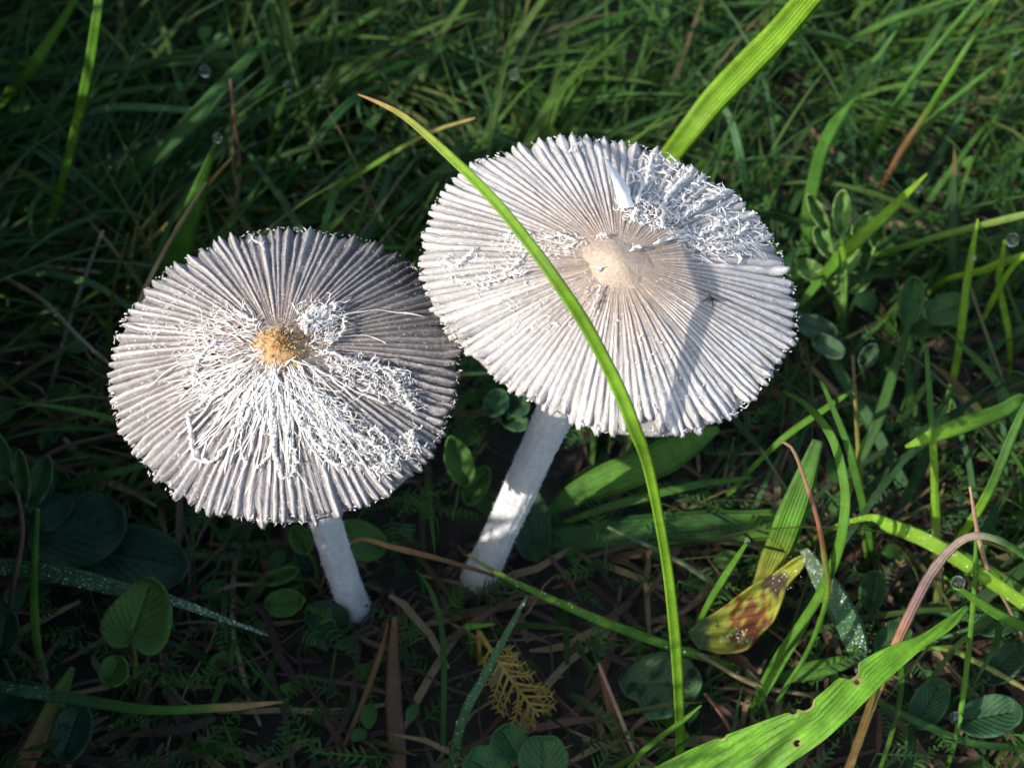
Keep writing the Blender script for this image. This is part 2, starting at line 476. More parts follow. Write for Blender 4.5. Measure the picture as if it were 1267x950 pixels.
    # umbo
    ur, uh, ucol, ulump = umbo
    mb = MB(); nt = 48; nr = 14; V = []; Cc = []
    for i in range(nr):
        q = i / (nr - 1); th = np.linspace(0, 2 * math.pi, nt, endpoint=False)
        rr = q * ur * (1 + .07 * np.sin(3 * th + 1) + .05 * np.sin(5 * th)) / c.R
        z = uh * (1 - q * q * (3 - 2 * q)) ** 1.3 + .006 - .04 * np.clip((q - .72 - .06 * np.sin(7 * th + 1) - .05 * np.sin(17 * th)) / .3, 0, 1)
        V.append(c.pos(rr, th, z + ulump * r.normal(size=nt) * (1 - q * .5)))
        e = ucol[0] * (1 - q ** 1.5) + ucol[1] * q ** 1.5
        Cc.append(e[None] * (1 + 4 * ulump * r.normal(size=(nt, 1))))
    f = []
    for i in range(nr - 1):
        for j in range(nt):
            j2 = (j + 1) % nt; f.append((i * nt + j, i * nt + j2, (i + 1) * nt + j2, (i + 1) * nt + j))
    Cc = np.array(Cc); 
    if ulump > .005:
        dk = np.exp(-((np.linspace(0, 1, nr)[:, None] - .4) / .2) ** 2) * np.exp(-((np.linspace(0, 2 * math.pi, nt, endpoint=False)[None] - .9) / .5) ** 2)
        Cc = Cc * (1 - .6 * dk)[..., None]  # umbo's shaded side painted in as a darker spot
    mb.add(np.array(V).reshape(-1, 3), f, Cc.reshape(-1, 3))
    mb.build('umbo', M_UMBO, cap, B)
    # stem
    topp = c.pos(0.0, 0.0, -.12); base = c.base + np.array((0, 0, -.15))
    midp = (topp + base) / 2 + stem_bend
    C = spline([base, (base * .72 + midp * .28) + stem_bend * .3, midp, midp * .3 + topp * .7 + stem_bend * .3, topp], 60)
    q = np.linspace(0, 1, 60)
    rad = np.interp(q, (0, .06, .16, .5, .9, 1), np.array((1.25, 1.15, 1.0, 1.0, 1.12, 1.0))) * stem_w
    mb = MB(); T, W, Nn = frames(C); sides = 40; a = np.linspace(0, 2 * math.pi, sides, endpoint=False)
    lum = np.zeros((60, sides))
    for _ in range(20):
        k1, k2 = r.integers(3, 18), r.uniform(.5, 9); lum += .011 * np.sin(k1 * a[None] + k2 * q[:, None] * 3 + r.uniform(0, 6))
    lum += .02 * r.normal(size=lum.shape)
    V = C[:, None] + (W[:, None] * np.cos(a)[None, :, None] + Nn[:, None] * np.sin(a)[None, :, None]) * (rad[:, None] * (1 + lum))[..., None]
    f = []
    for i in range(59):
        for j in range(sides):
            j2 = (j + 1) % sides; f.append((i * sides + j, i * sides + j2, (i + 1) * sides + j2, (i + 1) * sides + j))
    f.append(tuple(range(sides))[::-1]); f.append(tuple(59 * sides + j for j in range(sides)))
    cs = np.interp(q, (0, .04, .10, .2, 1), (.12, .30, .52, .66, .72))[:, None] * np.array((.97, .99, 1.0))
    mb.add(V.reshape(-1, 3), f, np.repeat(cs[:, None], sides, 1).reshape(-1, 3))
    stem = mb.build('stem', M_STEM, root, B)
    mb = MB()                                     # cottony fuzz standing off the stem
    for _ in range(2600):
        i = r.integers(2, 57); j = r.integers(0, sides); p = V[i, j]; o = unit(p - C[i])
        d = unit(o + r.normal(size=3) * .55); l = abs(r.normal()) * .018 + .012; e = unit(np.cross(d, r.normal(size=3))) * .0028
        mb.add([p - e - o * .01, p + e - o * .01, p + d * l * .6 + r.normal(size=3) * .004, p + d * l], [(0, 1, 2), (0, 2, 3)], (.8, .82, .83))
    mb.build('stem_fuzz', M_VEIL, stem, B)['kind'] = 'stuff'
    return root, cap


capL = Cap(352, 467, 2.02, 440, 33, -9, .62, 1.35, 11, (442, 757),
           [(135, 470), (140, 430), (155, 395), (180, 360), (215, 330), (255, 308), (300, 292), (350, 285), (400, 290), (450, 297), (500, 320), (535, 355), (558, 390), (570, 430), (566, 475),
            (550, 530), (525, 575), (490, 610), (440, 632), (400, 645), (350, 650), (300, 643), (250, 632), (210, 608), (175, 575), (150, 535), (138, 500)])
capR = Cap(753, 360, 2.12, 470, 39, 17, .50, 1.45, 23, (586, 722),
           [(519, 335), (524, 290), (537, 253), (565, 221), (590, 202), (629, 189), (672, 176), (707, 172), (759, 178), (802, 187), (845, 206), (897, 232), (931, 262), (957, 297), (974, 335), (987, 391), (985, 417),
            (966, 452), (949, 473), (914, 512), (875, 532), (821, 545), (780, 542), (733, 532), (694, 512), (642, 489), (616, 473), (586, 443), (556, 413), (532, 379)])

ink_th = capL.px(512, 335)[1]
def mott(rho, th, k1, k2, ph): return np.sin(th * k1 + ph + 2 * np.sin(rho * 9 + th * 3)) * np.sin(rho * k2 + ph * 2 + np.sin(th * k1 * 1.7))
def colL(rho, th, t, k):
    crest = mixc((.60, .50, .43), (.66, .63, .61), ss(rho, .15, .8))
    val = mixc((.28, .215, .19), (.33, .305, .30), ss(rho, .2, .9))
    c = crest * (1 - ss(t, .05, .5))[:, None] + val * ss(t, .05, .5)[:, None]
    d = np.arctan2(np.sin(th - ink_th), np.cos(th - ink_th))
    far = np.exp(-(d / 1.05) ** 2) * ss(rho, .2, 1.0); ink = np.exp(-(d / .28) ** 2) * ss(rho, .72, 1.02)  # far: inky darkening plus shade of the slope facing away, put in colour
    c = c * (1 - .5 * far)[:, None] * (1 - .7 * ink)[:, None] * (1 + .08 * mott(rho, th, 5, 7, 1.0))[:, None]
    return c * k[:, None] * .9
def colR(rho, th, t, k):
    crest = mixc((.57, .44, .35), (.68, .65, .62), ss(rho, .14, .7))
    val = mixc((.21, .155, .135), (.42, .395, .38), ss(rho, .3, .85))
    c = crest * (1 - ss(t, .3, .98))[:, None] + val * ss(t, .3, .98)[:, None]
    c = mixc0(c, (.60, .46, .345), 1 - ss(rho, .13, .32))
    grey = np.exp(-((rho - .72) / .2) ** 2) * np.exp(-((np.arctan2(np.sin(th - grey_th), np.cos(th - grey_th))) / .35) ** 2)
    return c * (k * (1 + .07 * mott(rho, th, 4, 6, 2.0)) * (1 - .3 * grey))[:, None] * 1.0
def mixc0(c, b, t): t = np.clip(t, 0, 1)[:, None]; return c * (1 - t) + np.asarray(b) * t
grey_th = capR.px(572, 285)[1]

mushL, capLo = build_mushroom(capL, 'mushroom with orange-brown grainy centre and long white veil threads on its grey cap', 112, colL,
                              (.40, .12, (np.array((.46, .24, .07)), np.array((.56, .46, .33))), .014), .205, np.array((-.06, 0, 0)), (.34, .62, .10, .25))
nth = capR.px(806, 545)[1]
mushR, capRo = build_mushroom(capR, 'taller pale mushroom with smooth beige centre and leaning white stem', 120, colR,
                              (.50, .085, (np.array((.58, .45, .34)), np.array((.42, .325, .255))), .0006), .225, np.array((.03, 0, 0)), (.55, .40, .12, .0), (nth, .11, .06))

# ---- white veil remnants
def surf_line(c, pts, n, lift, zoom=None):
    """pixel polyline -> line lying on the cap"""
    if zoom: pts = [(zoom[0] + x * zoom[2], zoom[1] + y * zoom[2]) for x, y in pts]
    P = np.array([c.px(x, y) for x, y in pts])
    xy = np.stack((P[:, 0] * np.cos(P[:, 1]), P[:, 0] * np.sin(P[:, 1])), 1)
    xy = spline(np.c_[xy, np.zeros(len(xy))], n)[:, :2]
    return c.pos(np.hypot(xy[:, 0], xy[:, 1]), np.arctan2(xy[:, 1], xy[:, 0]), lift)
def add_strand(mb, c, pts, w, zoom, lift=.075, n=26, col=WHITE, frayed=True):
    r = c.rng
    ln = sum(math.dist(pts[i], pts[i + 1]) for i in range(len(pts) - 1)); n = int(np.clip(ln / 2.6, 6, 44))
    C = surf_line(c, pts, n, lift); C = C + r.normal(size=C.shape) * w * .22
    rad = w * .36 * (1 + .45 * r.normal(size=n)).clip(.3, 2.0); rad = w * .36 * np.exp(.22 * r.normal(size=n)); rad[0] *= .4; rad[-1] *= .2
    add_tube(mb, C, rad, col, 6, np.tile(c.n, (n, 1)), .45)
    if frayed:
        for i in range(1, n - 1):
            for _ in range(2):
                d = unit(r.normal(size=3) * (1, 1, .6) + c.n * .1) * r.uniform(.015, .075)
                L2 = np.array([C[i], C[i] + d * .5 + r.normal(size=3) * .01, C[i] + d])
                add_tube(mb, L2, np.array((.006, .005, .0015)) * r.uniform(.5, 1.5), col, 3)
ZL = (110, 260, .42105); ZR = (500, 150, .43140)
def zl(p): return [(ZL[0] + x * ZL[2], ZL[1] + y * ZL[2]) for x, y in p]
def zr(p): return [(ZR[0] + x * ZR[2], ZR[1] + y * ZR[2]) for x, y in p]
def veil_part(c, cap, lines, conv):
    for p, w in lines:
        mb = MB(); add_strand(mb, c, conv(p), w, None)
        mb.build('veil_strand', M_VEIL, cap, c.base)
veil_part(capL, capLo, [
    ([(297, 600), (299, 660), (312, 728), (345, 748), (378, 738), (425, 665), (458, 590), (480, 525)], .050),
    ([(305, 598), (345, 572), (405, 538), (450, 495)], .045),
    ([(528, 510), (535, 600), (542, 680), (552, 745), (570, 798)], .055),
    ([(560, 540), (580, 640), (602, 712), (614, 752)], .045),
    ([(492, 768), (538, 720), (545, 640), (540, 560)], .035),
    ([(600, 560), (625, 625), (665, 690), (720, 748), (755, 766)], .06),
    ([(755, 766), (735, 715), (690, 675), (640, 600)], .045),
    ([(570, 798), (602, 782), (608, 740)], .03),
    ([(870, 480), (915, 540), (962, 606)], .06),
    ([(690, 420), (765, 450), (850, 468), (936, 492)], .055),
    ([(640, 520), (740, 640), (850, 705), (872, 762)], .05),
    ([(838, 765), (878, 752), (884, 700), (840, 640)], .04),
    ([(948, 655), (962, 700), (940, 690)], .06),
    ([(440, 560), (452, 640), (448, 700), (462, 760)], .028),
    ([(380, 395), (330, 440), (310, 500), (345, 530)], .03),
    ([(620, 345), (665, 312), (715, 290), (732, 284)], .07),
    ([(640, 372), (690, 340), (728, 318)], .06),
    ([(625, 358), (672, 330), (735, 290)], .06),
    ([(612, 335), (660, 305), (700, 300)], .05),
    ([(752, 322), (748, 352), (730, 390), (690, 400)], .035),
    ([(478, 82), (486, 100), (510, 108), (512, 122)], .025),
    ([(430, 300), (465, 330), (500, 335)], .05),
], zl)
veil_part(capR, capRo, [
    ([(715, 362), (790, 343), (880, 350), (960, 330), (988, 298)], .045),
    ([(830, 375), (900, 380), (975, 372)], .05),
    ([(650, 300), (668, 235), (690, 175), (712, 100)], .06),
    ([(735, 318), (742, 250), (790, 180), (830, 140)], .06),
    ([(660, 235), (720, 250), (780, 290)], .045),
    ([(780, 300), (860, 240), (935, 205)], .05),
    ([(840, 340), (930, 300), (1010, 275)], .05),
    ([(400, 350), (440, 340), (490, 352)], .04),
    ([(280, 352), (320, 340), (362, 330)], .05),
    ([(190, 482), (250, 470), (300, 455), (352, 440)], .035),
    ([(285, 440), (310, 430), (330, 400)], .03),
    ([(548, 342), (565, 338), (582, 342)], .035),
    ([(648, 382), (662, 376), (680, 372)], .05),
    ([(552, 440), (558, 436), (556, 430)], .03),
    ([(110, 405), (150, 425), (205, 372)], .03),
    ([(560, 480), (548, 520), (530, 560)], .022),
    ([(470, 100), (485, 78), (500, 72)], .03),
], zr)
# a torn triangular flake standing on the pale cap
def flake(c, cap, poly, lift):
    P = np.array([c.px(x, y) for x, y in poly]); ctr = np.array((P[:, 0] * np.cos(P[:, 1]), P[:, 0] * np.sin(P[:, 1]))).T
    V = [c.pos(math.hypot(*q), math.atan2(q[1], q[0]), l) for q, l in zip(ctr, lift)]
    V = np.array(V); m = V.mean(0) + c.n * .04
    mb = MB(); k = len(V); E = [(V[i] + V[(i + 1) % k]) / 2 + c.rng.normal(size=3) * .012 for i in range(k)]
    ring = np.array([x for i in range(k) for x in (V[i], E[i])])
    mb.add(np.vstack((ring, m)), [(i, (i + 1) % (2 * k), 2 * k) for i in range(2 * k)], WHITE)
    mb.build('veil_flake', M_VEIL, cap, c.base, smooth=False, solid=.012)
flake(capR, capRo, zr([(565, 130), (600, 165), (640, 215), (655, 262), (612, 266), (598, 215)]), (.16, .13, .12, .09, .09, .12))

def in_poly(x, y, poly):
    ins = False; j = len(poly) - 1
    for i in range(len(poly)):
        xi, yi = poly[i]; xj, yj = poly[j]
        if (yi > y) != (yj > y) and x < (xj - xi) * (y - yi) / (yj - yi) + xi: ins = not ins
        j = i
    return ins
def fuzz_in(mb, c, poly, count, length, rad, lift, r, radial=0.0, wander=.6, outward=False):
    xs = [p[0] for p in poly]; ys = [p[1] for p in poly]; k = 0
    while k < count:
        x, y = r.uniform(min(xs), max(xs)), r.uniform(min(ys), max(ys))
        if not in_poly(x, y, poly): continue
        k += 1; rho, th = c.px(x, y)
        a = th + r.normal() * .5 if outward else r.uniform(0, 6.28)
        curly(mb, c, rho * math.cos(th), rho * math.sin(th), length * r.uniform(.4, 1.5), rad * r.uniform(.6, 1.5), lift, a, r, wander=wander, radial=radial)
r = np.random.default_rng(5)
mb = MB()
fuzz_in(mb, capL, zl([(300, 330), (480, 300), (560, 480), (500, 560), (340, 570), (290, 450)]), 360, .26, .0055, .02, r, wander=.3, outward=True)
fuzz_in(mb, capL, zl([(480, 440), (640, 440), (760, 620), (760, 720), (640, 660), (560, 600), (470, 580)]), 300, .36, .008, .04, r, wander=.2, outward=True)
fuzz_in(mb, capL, zl([(660, 420), (800, 450), (930, 480), (970, 600), (880, 560), (760, 520)]), 230, .17, .008, .06, r, wander=.8, outward=True)
fuzz_in(mb, capL, zl([(640, 520), (760, 600), (880, 690), (970, 640), (980, 700), (880, 770), (760, 760), (680, 640)]), 300, .17, .008, .06, r, wander=.9, outward=True)
fuzz_in(mb, capL, zl([(610, 300), (740, 280), (700, 400), (640, 410)]), 150, .2, .006, .06, r, outward=True)
fuzz_in(mb, capL, zl([(150, 300), (350, 200), (420, 300), (300, 420), (180, 420)]), 120, .12, .004, .012, r, outward=True)
for _ in range(120):                                       # long radial threads
    th = capL.px(340, 560)[1] + r.normal() * .7; q = r.uniform(.14, .4)
    curly(mb, capL, q * math.cos(th), q * math.sin(th), r.uniform(.4, 1.25), r.uniform(.006, .016), .035, th, r, wander=.09, n=14)
mb.build('veil_fluff', M_VEIL, capLo, capL.base)['kind'] = 'stuff'
mb = MB()                                                  # ochre grains round the umbo
for _ in range(520):
    q = abs(r.normal()) * .10; th = r.uniform(0, 6.28)
    curly(mb, capL, q * math.cos(th), q * math.sin(th), r.uniform(.03, .12), r.uniform(.006, .013), .015 + .1 * max(0, 1 - q / .13), th + r.normal(), r,
          col=np.array([(.55, .33, .10), (.62, .45, .20), (.38, .19, .06), (.70, .58, .40)][r.integers(0, 4)]), n=4)
mb.build('umbo_grains', M_UMBO, capLo, capL.base)['kind'] = 'stuff'
mb = MB()
TR = zr([(600, 255), (650, 165), (720, 85), (850, 150), (980, 240), (1010, 290), (960, 370), (840, 380), (740, 320), (650, 300)])
fuzz_in(mb, capR, TR, 150, .24, .013, .018, r, wander=.45, outward=True)
fuzz_in(mb, capR, TR, 190, .12, .006, .03, r, wander=.9)
fuzz_in(mb, capR, zr([(600, 255), (650, 220), (740, 250), (860, 320), (840, 380), (740, 320), (650, 300)]), 100, .13, .011, .03, r, wander=.9)
fuzz_in(mb, capR, zr([(780, 350), (1000, 280), (1080, 340), (960, 390), (820, 400)]), 260, .2, .006, .03, r, wander=.4, outward=True)
fuzz_in(mb, capR, zr([(250, 330), (500, 330), (520, 380), (420, 400), (260, 380)]), 150, .12, .006, .012, r, wander=.7)
fuzz_in(mb, capR, zr([(90, 380), (360, 400), (350, 480), (200, 500), (110, 450)]), 120, .14, .006, .01, r, wander=.5)
fuzz_in(mb, capR, zr([(220, 500), (560, 440), (560, 600), (300, 620)]), 120, .10, .005, .015, r, wander=.7)
fuzz_in(mb, capR, zr([(560, 560), (640, 560), (900, 760), (820, 860), (600, 840)]), 90, .06, .006, .015, r, wander=.7)
mb.build('veil_fluff', M_VEIL, capRo, capR.base)['kind'] = 'stuff'

# specks of dirt lying on the caps
def speck(c, x, y, rad, label, legs=False):
    rho, th = c.px(x, y); p = c.pos(rho, th, .075); mb = MB()
    add_ball(mb, p, rad, (.02, .016, .013), 1, (1.1, .8, .7), .15)
    if legs:
        for k in range(4):
            a = k * 1.7; e = c.e1 * math.cos(a) + c.e2 * math.sin(a)
            add_tube(mb, np.array([p, p + e * rad * 1.2 + c.n * .01, p + e * rad * 2.0 - c.n * .03]), .006, (.02, .016, .013), 4)
    tag(mb.build('dirt_speck', M_DARK, None, p), label, 'speck')
speck(capR, 877, 375, .04, 'black angular speck on the bare side of the pale mushroom cap', True)
speck(capL, 297, 410, .026, 'small dark grain beside the orange-brown mushroom centre')
speck(capL, 231, 485, .03, 'round dark grain on the outer grey ribs below the veil patch')
speck(capL, 264, 443, .022, 'tiny dark grain in the white veil patch of the grey cap')
mb = MB(); p0 = capL.pos(*capL.px(540, 352), .05)
for _ in range(46):
    p = p0 + r.normal(size=3) * np.array((.12, .10, .05)); d = unit(r.normal(size=3)) * r.uniform(.05, .16)
    add_tube(mb, np.array([p, p + d * .5 + r.normal(size=3) * .02, p + d]), .005, (.30, .22, .16), 3)
tag(mb.build('fibre_tuft', M_STRAW, None, p0), 'brown fuzzy tuft caught between the two mushroom caps', 'fibre tuft')

# ------------------------------------------------------------------ traced blades, stems and leaves
BR = (.19, .36, .025); GR = (.095, .235, .022); MD = (.062, .175, .022); DK = (.038, .118, .024); BL = (.075, .185, .070)  # BR also paints the sunlit stretches of a few blades
TAN = (.42, .27, .10); BN = (.09, .055, .032); ST = (.34, .26, .14); YE = (.33, .34, .05); RB = (.24, .09, .05); PU = (.20, .13, .13); YG = (.22, .26, .05)
def widths_px(W3, w):
    d = (W3 - CAM) @ FWD
    return np.interp(np.linspace(0, 1, len(W3)), np.linspace(0, 1, len(w)), w) * d / F
def blade(name, label, cat, pts, w, col, roll=0.0, fold=.25, tube=False, mat=None, n=44, group=None, dew=0, root=True, dew_range=(0, 1)):
    """pts run from the rooted end to the tip"""
    W3 = trace(pts); ww = list(widths_px(W3, w))
    if root: W3, ww = rooted(W3, ww)
    X = spline(np.c_[W3, ww], n); C = X[:, :3]; wd = X[:, 3].clip(.004)
    cc = grad(col, n); cc = cc * (1 + .06 * rng.normal(size=(n, 1)))
    mb = MB()
    if tube: add_tube(mb, C, wd / 2 * (1 + .06 * rng.normal(size=n)), cc, 8)
    else: add_blade(mb, C, wd, cc, roll, fold)
    base = C[0].copy()
    o = tag(mb.build(name, mat or (M_STRAW if tube else M_GRASS), None, base), label, cat, group)
    if dew:
        T, Wv, Nn = frames(C, roll); mb = MB()
        for _ in range(dew):
            x = rng.uniform(*dew_range) * (n - 1.01); i = int(x); fr = x - i; a = rng.uniform(-.9, .9); rr = abs(rng.normal()) * .004 + .0045
            add_ball(mb, C[i] * (1 - fr) + C[i + 1] * fr + Wv[i] * a * wd[i] / 2 + Nn[i] * (fold * wd[i] / 2 * (abs(a) - .6) + rr * .5), rr, (1, 1, 1), 1)
        mb.build('dew', M_BEAD, o, base)['kind'] = 'stuff'
    return o
def drop(px, py, h, rpx, label):
    c = at(px, py, h); rr = rpx * depth(c) / F; mb = MB()
    add_ball(mb, c, rr, (1, 1, 1), 3, (1, 1, 1.06))
    tag(mb.build('dew_drop', M_WATER, None, c), label, 'dew drop')

G = 'grass_leaf'; S = 'grass_straw'
blade(G, 'long bright green grass blade arching over the pale mushroom cap', 'grass blade',
      [(842, 960, .1), (841, 900), (837, 810, 2.6), (828, 720), (815, 640, 4.9), (800, 570, 5.7), (784, 528, 6.18), (767, 485), (745, 440, 6.82), (720, 395), (690, 350, 7.46), (655, 302), (610, 247, 7.9), (560, 197), (505, 148, 8.0), (470, 128), (443, 117, 8.0)],
      [11, 12, 14, 14, 13, 15, 18, 18, 17, 17, 16, 15, 14, 12, 8, 5, 2], [(0, GR), (.3, BR), (.85, BR), (.95, (.3, .3, .06)), (1, (.4, .2, .1))], roll=-.1, fold=.45, n=90)
blade(G, 'broad bright green grass blade rising behind the pale mushroom cap', 'grass blade',
      [(770, 265, 1.2), (835, 185, 2.8), (880, 128), (925, 80), (968, 35, 5.0), (1030, -40, 6.0), (1110, -140, 6.6)], [24, 30, 35, 37, 36, 34, 10], [(0, MD), (.3, BR), (1, BR)], roll=-.25, fold=.3, n=60)
blade(G, 'pointed green blade with a dew drop on its tip behind the grey cap', 'grass blade',
      [(195, 375, 1.0), (212, 335), (230, 285, 2.6), (247, 235), (262, 190, 4.0), (267, 176, 4.2)], [30, 33, 29, 20, 8, 3], MD, roll=.2, n=40)
drop(269, 171, 4.2, 6, 'dew drop on the tip of the pointed blade behind the grey cap')
blade(G, 'short hooked blade holding a dew drop under the flat dark blade', 'grass blade', [(212, 70, 1.2), (218, 95, 1.3), (226, 112, 1.4), (238, 100, 1.7), (250, 86, 2.0)], [5, 7, 7, 6, 3], BL)
drop(254, 88, 2.0, 7, 'dew drop on the short hooked blade under the flat dark blade')
blade(G, 'thin shaded blade rising to a dew drop beside the wide dark diagonal blade', 'grass blade', [(325, 215, .3), (340, 160, 1.2), (354, 112, 2.0)], [7, 7, 3], MD)
drop(357, 106, 2.05, 6, 'dew drop beside the wide dark diagonal blade')
blade(G, 'thin blade rising to a dew drop at the edge of the dark gap', 'grass blade', [(368, 170, .3), (376, 135, 1.0), (389, 105, 1.7)], [7, 7, 3], MD)
drop(392, 101, 1.75, 6, 'dew drop at the edge of the dark gap behind both caps')
blade(S, 'yellow dry stem crossing behind the pointed green blade', 'grass stem', [(165, 318, .3), (200, 285), (240, 248, 1.6), (286, 196, 3.0)], [6, 6, 5, 3], [(0, YG), (.6, TAN), (1, TAN)], tube=True)
blade(S, 'pale bent stem beside the left rim of the grey cap', 'grass stem', [(172, 380, 2.0), (188, 340), (215, 290, 2.8), (255, 226, 3.6)], [6, 5, 5, 3], ST, tube=True)
blade(G, 'long slim upright green blade standing alone in the shaded grass', 'grass blade', [(46, 318, .2), (62, 275), (80, 215, 2.0), (97, 145), (110, 85, 4.0), (121, 10, 5.0), (126, -40, 5.2)], [7, 9, 11, 12, 13, 12, 8], GR, roll=.3)
blade(G, 'green blade leaning away at the edge of the shaded grass', 'grass blade', [(-15, 150, .4), (8, 120), (38, 85, 1.8), (65, 45), (98, -8, 3)], [10, 14, 15, 13, 6], GR, roll=-.3)
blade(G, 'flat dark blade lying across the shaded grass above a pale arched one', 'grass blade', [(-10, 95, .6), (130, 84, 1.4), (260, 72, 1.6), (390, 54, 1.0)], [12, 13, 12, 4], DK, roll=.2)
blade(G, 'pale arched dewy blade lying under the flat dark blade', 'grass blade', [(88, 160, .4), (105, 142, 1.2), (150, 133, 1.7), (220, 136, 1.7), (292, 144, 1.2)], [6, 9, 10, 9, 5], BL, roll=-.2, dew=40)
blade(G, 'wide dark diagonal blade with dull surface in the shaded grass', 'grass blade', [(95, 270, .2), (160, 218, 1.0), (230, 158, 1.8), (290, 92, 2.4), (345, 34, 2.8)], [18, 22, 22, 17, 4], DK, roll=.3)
blade(S, 'thin reddish dry stem standing between the shaded blades', 'grass stem', [(285, 295, .2), (296, 212, 1.2), (290, 150, 2.2), (285, 98, 2.8)], [6, 5, 5, 3], (.20, .12, .07), tube=True)
blade(G, 'thin blade with a pale yellow tip crossing under the long arching blade', 'grass blade', [(385, 258, .6), (430, 225, 1.8), (480, 193, 2.6), (535, 163, 3.2), (588, 146, 3.5)], [5, 6, 6, 5, 2], [(0, MD), (.6, GR), (1, (.45, .36, .12))], roll=.3)
blade(G, 'slim blade ending in a dew drop above the pale cap', 'grass blade', [(740, 185, .3), (715, 162), (682, 132, 1.4), (645, 101, 2.0)], [8, 8, 7, 4], MD, roll=.1)
drop(636, 92, 2.05, 6.5, 'dew drop on the slim blade above the pale cap')
blade(G, 'arched blade curling over the dark gap behind both caps', 'grass blade', [(405, 150, .3), (428, 118), (460, 94, 1.4), (505, 78, 1.5), (535, 70, 1.2)], [8, 10, 10, 8, 3], MD, roll=.2)
blade(G, 'low curved blade behind the tip of the long arching blade', 'grass blade', [(330, 262, .2), (380, 190, 1.3), (430, 130, 1.8), (490, 96, 1.6)], [10, 12, 11, 4], DK, roll=-.2)
blade(G, 'dull blade sloping up beside the tip of the long arching blade', 'grass blade', [(455, 300, .2), (490, 262, .9), (540, 215, 1.3), (590, 170, 1.5)], [9, 10, 9, 4], DK, roll=.2)
blade(G, 'stiff upright blade with blunt bend right behind the broad bright blade', 'grass blade', [(998, 292, .4), (1003, 245), (1020, 178, 2.0), (1060, 110, 3.0), (1109, 38, 3.8)], [15, 17, 16, 12, 3], MD, roll=.2)
blade(G, 'drooping bluish blade under the broad bright blade', 'grass blade', [(928, 250, .3), (918, 200, 1.4), (905, 150, 1.9), (885, 118, 2.0), (860, 85, 1.5)], [9, 11, 10, 8, 3], BL, roll=-.2)
blade(S, 'long thin green stem leaning toward the sun behind the dewy weed', 'grass stem', [(1060, 215, .3), (1090, 160, 1.4), (1140, 82, 2.6), (1212, -5, 3.6)], [8, 8, 7, 6], MD, tube=True, mat=M_GRASS)
blade(S, 'long green stem with reddish lower half behind the dewy weed', 'grass stem', [(1085, 240, .3), (1120, 180, 1.4), (1148, 138, 2.2), (1182, 82, 3.2), (1238, -8, 4.2)], [7, 8, 8, 7, 6], [(0, RB), (.4, (.2, .12, .05)), (.55, GR), (1, GR)], tube=True, mat=M_GRASS)
blade(G, 'thin blade with droplets at its curled tip by the reddish stem', 'grass blade', [(1095, 225, .3), (1130, 172, 1.5), (1195, 110, 2.4), (1260, 62, 3.0)], [9, 9, 7, 3], MD, roll=.2)
drop(1257, 63, 3.05, 5, 'dew drop at the curled tip by the reddish stem')
blade(G, 'bright sunlit blade with a drop hanging below its tip in the weed', 'grass blade', [(975, 400, .3), (990, 378), (1018, 342, 1.15), (1052, 305, 1.95), (1080, 280), (1112, 250, 2.8), (1147, 215, 3.4)], [7, 9, 13, 18, 15, 11, 3], [(0, MD), (.45, GR), (.6, BR), (1, BR)], roll=.25)  # colour stops brighten the upper stretch where sunlight falls
drop(1138, 234, 3.1, 4.5, 'dew drop hanging below the tip of the sunlit blade in the weed')
blade(S, 'pale sunlit stalk slanting out past the dewy weed', 'grass stem', [(1080, 318, 1.0), (1130, 302, 1.6), (1190, 285, 2.2), (1290, 260, 3.0)], [7, 8, 9, 9], [(0, MD), (.4, GR), (1, (.2, .3, .07))], tube=True, mat=M_GRASS)
blade(S, 'short sunlit stalk below the pale slanting stalk', 'grass stem', [(1175, 345, .9), (1215, 335, 1.6), (1240, 325, 2.0), (1290, 310, 2.4)], [7, 10, 11, 9], [(0, MD), (.4, BR), (1, BR)], tube=True, mat=M_GRASS)
blade(G, 'small upright sunlit blade with a bright drop at its foot', 'grass blade', [(1196, 352, 2.0), (1203, 312, 2.5), (1210, 271, 3.0)], [10, 8, 2], BR, roll=.2)
drop(1204, 319, 2.55, 4, 'dew drop on the small upright sunlit blade')
blade(S, 'thin dark stem below the small upright sunlit blade', 'grass stem', [(1252, 505, .2), (1232, 445, 1.0), (1212, 390, 1.5), (1199, 350, 2.0)], [4, 4, 4, 4], (.15, .14, .07), tube=True)
blade(G, 'short sunlit blade carrying a large dew drop at its tip', 'grass blade', [(1236, 350, 1.7), (1240, 325, 2.1), (1243, 298, 2.5)], [8, 8, 4], BR)
drop(1253, 297, 2.5, 8, 'large dew drop at the tip of the short sunlit blade')
blade(G, 'narrow bright blade slanting under the large dew drop', 'grass blade', [(1215, 395, .9), (1228, 372, 1.4), (1252, 332, 2.2), (1285, 300, 2.8)], [6, 8, 7, 4], BR, roll=.3)
blade(S, 'upright jointed stem lit bright green at its middle', 'grass stem', [(1164, 760, .1), (1160, 720, .6), (1158, 645, 1.6), (1155, 560, 2.5), (1151, 500, 3.0), (1146, 430, 3.5)], [11, 12, 11, 10, 8, 5], [(0, MD), (.3, (.3, .22, .1)), (.45, BR), (.7, BR), (.75, MD), (1, MD)], tube=True, mat=M_GRASS)  # sunlit middle stretch is painted with the brighter green
blade(G, 'dark level leaf crossing the upright jointed stem', 'grass blade', [(1270, 495, 2.8), (1240, 508, 2.8), (1195, 524, 2.8), (1150, 541, 2.7), (1120, 553, 2.5)], [14, 20, 21, 16, 4], [(0, GR), (.7, MD), (1, BR)], roll=.25)  # bright tip is sunlight put into the gradient
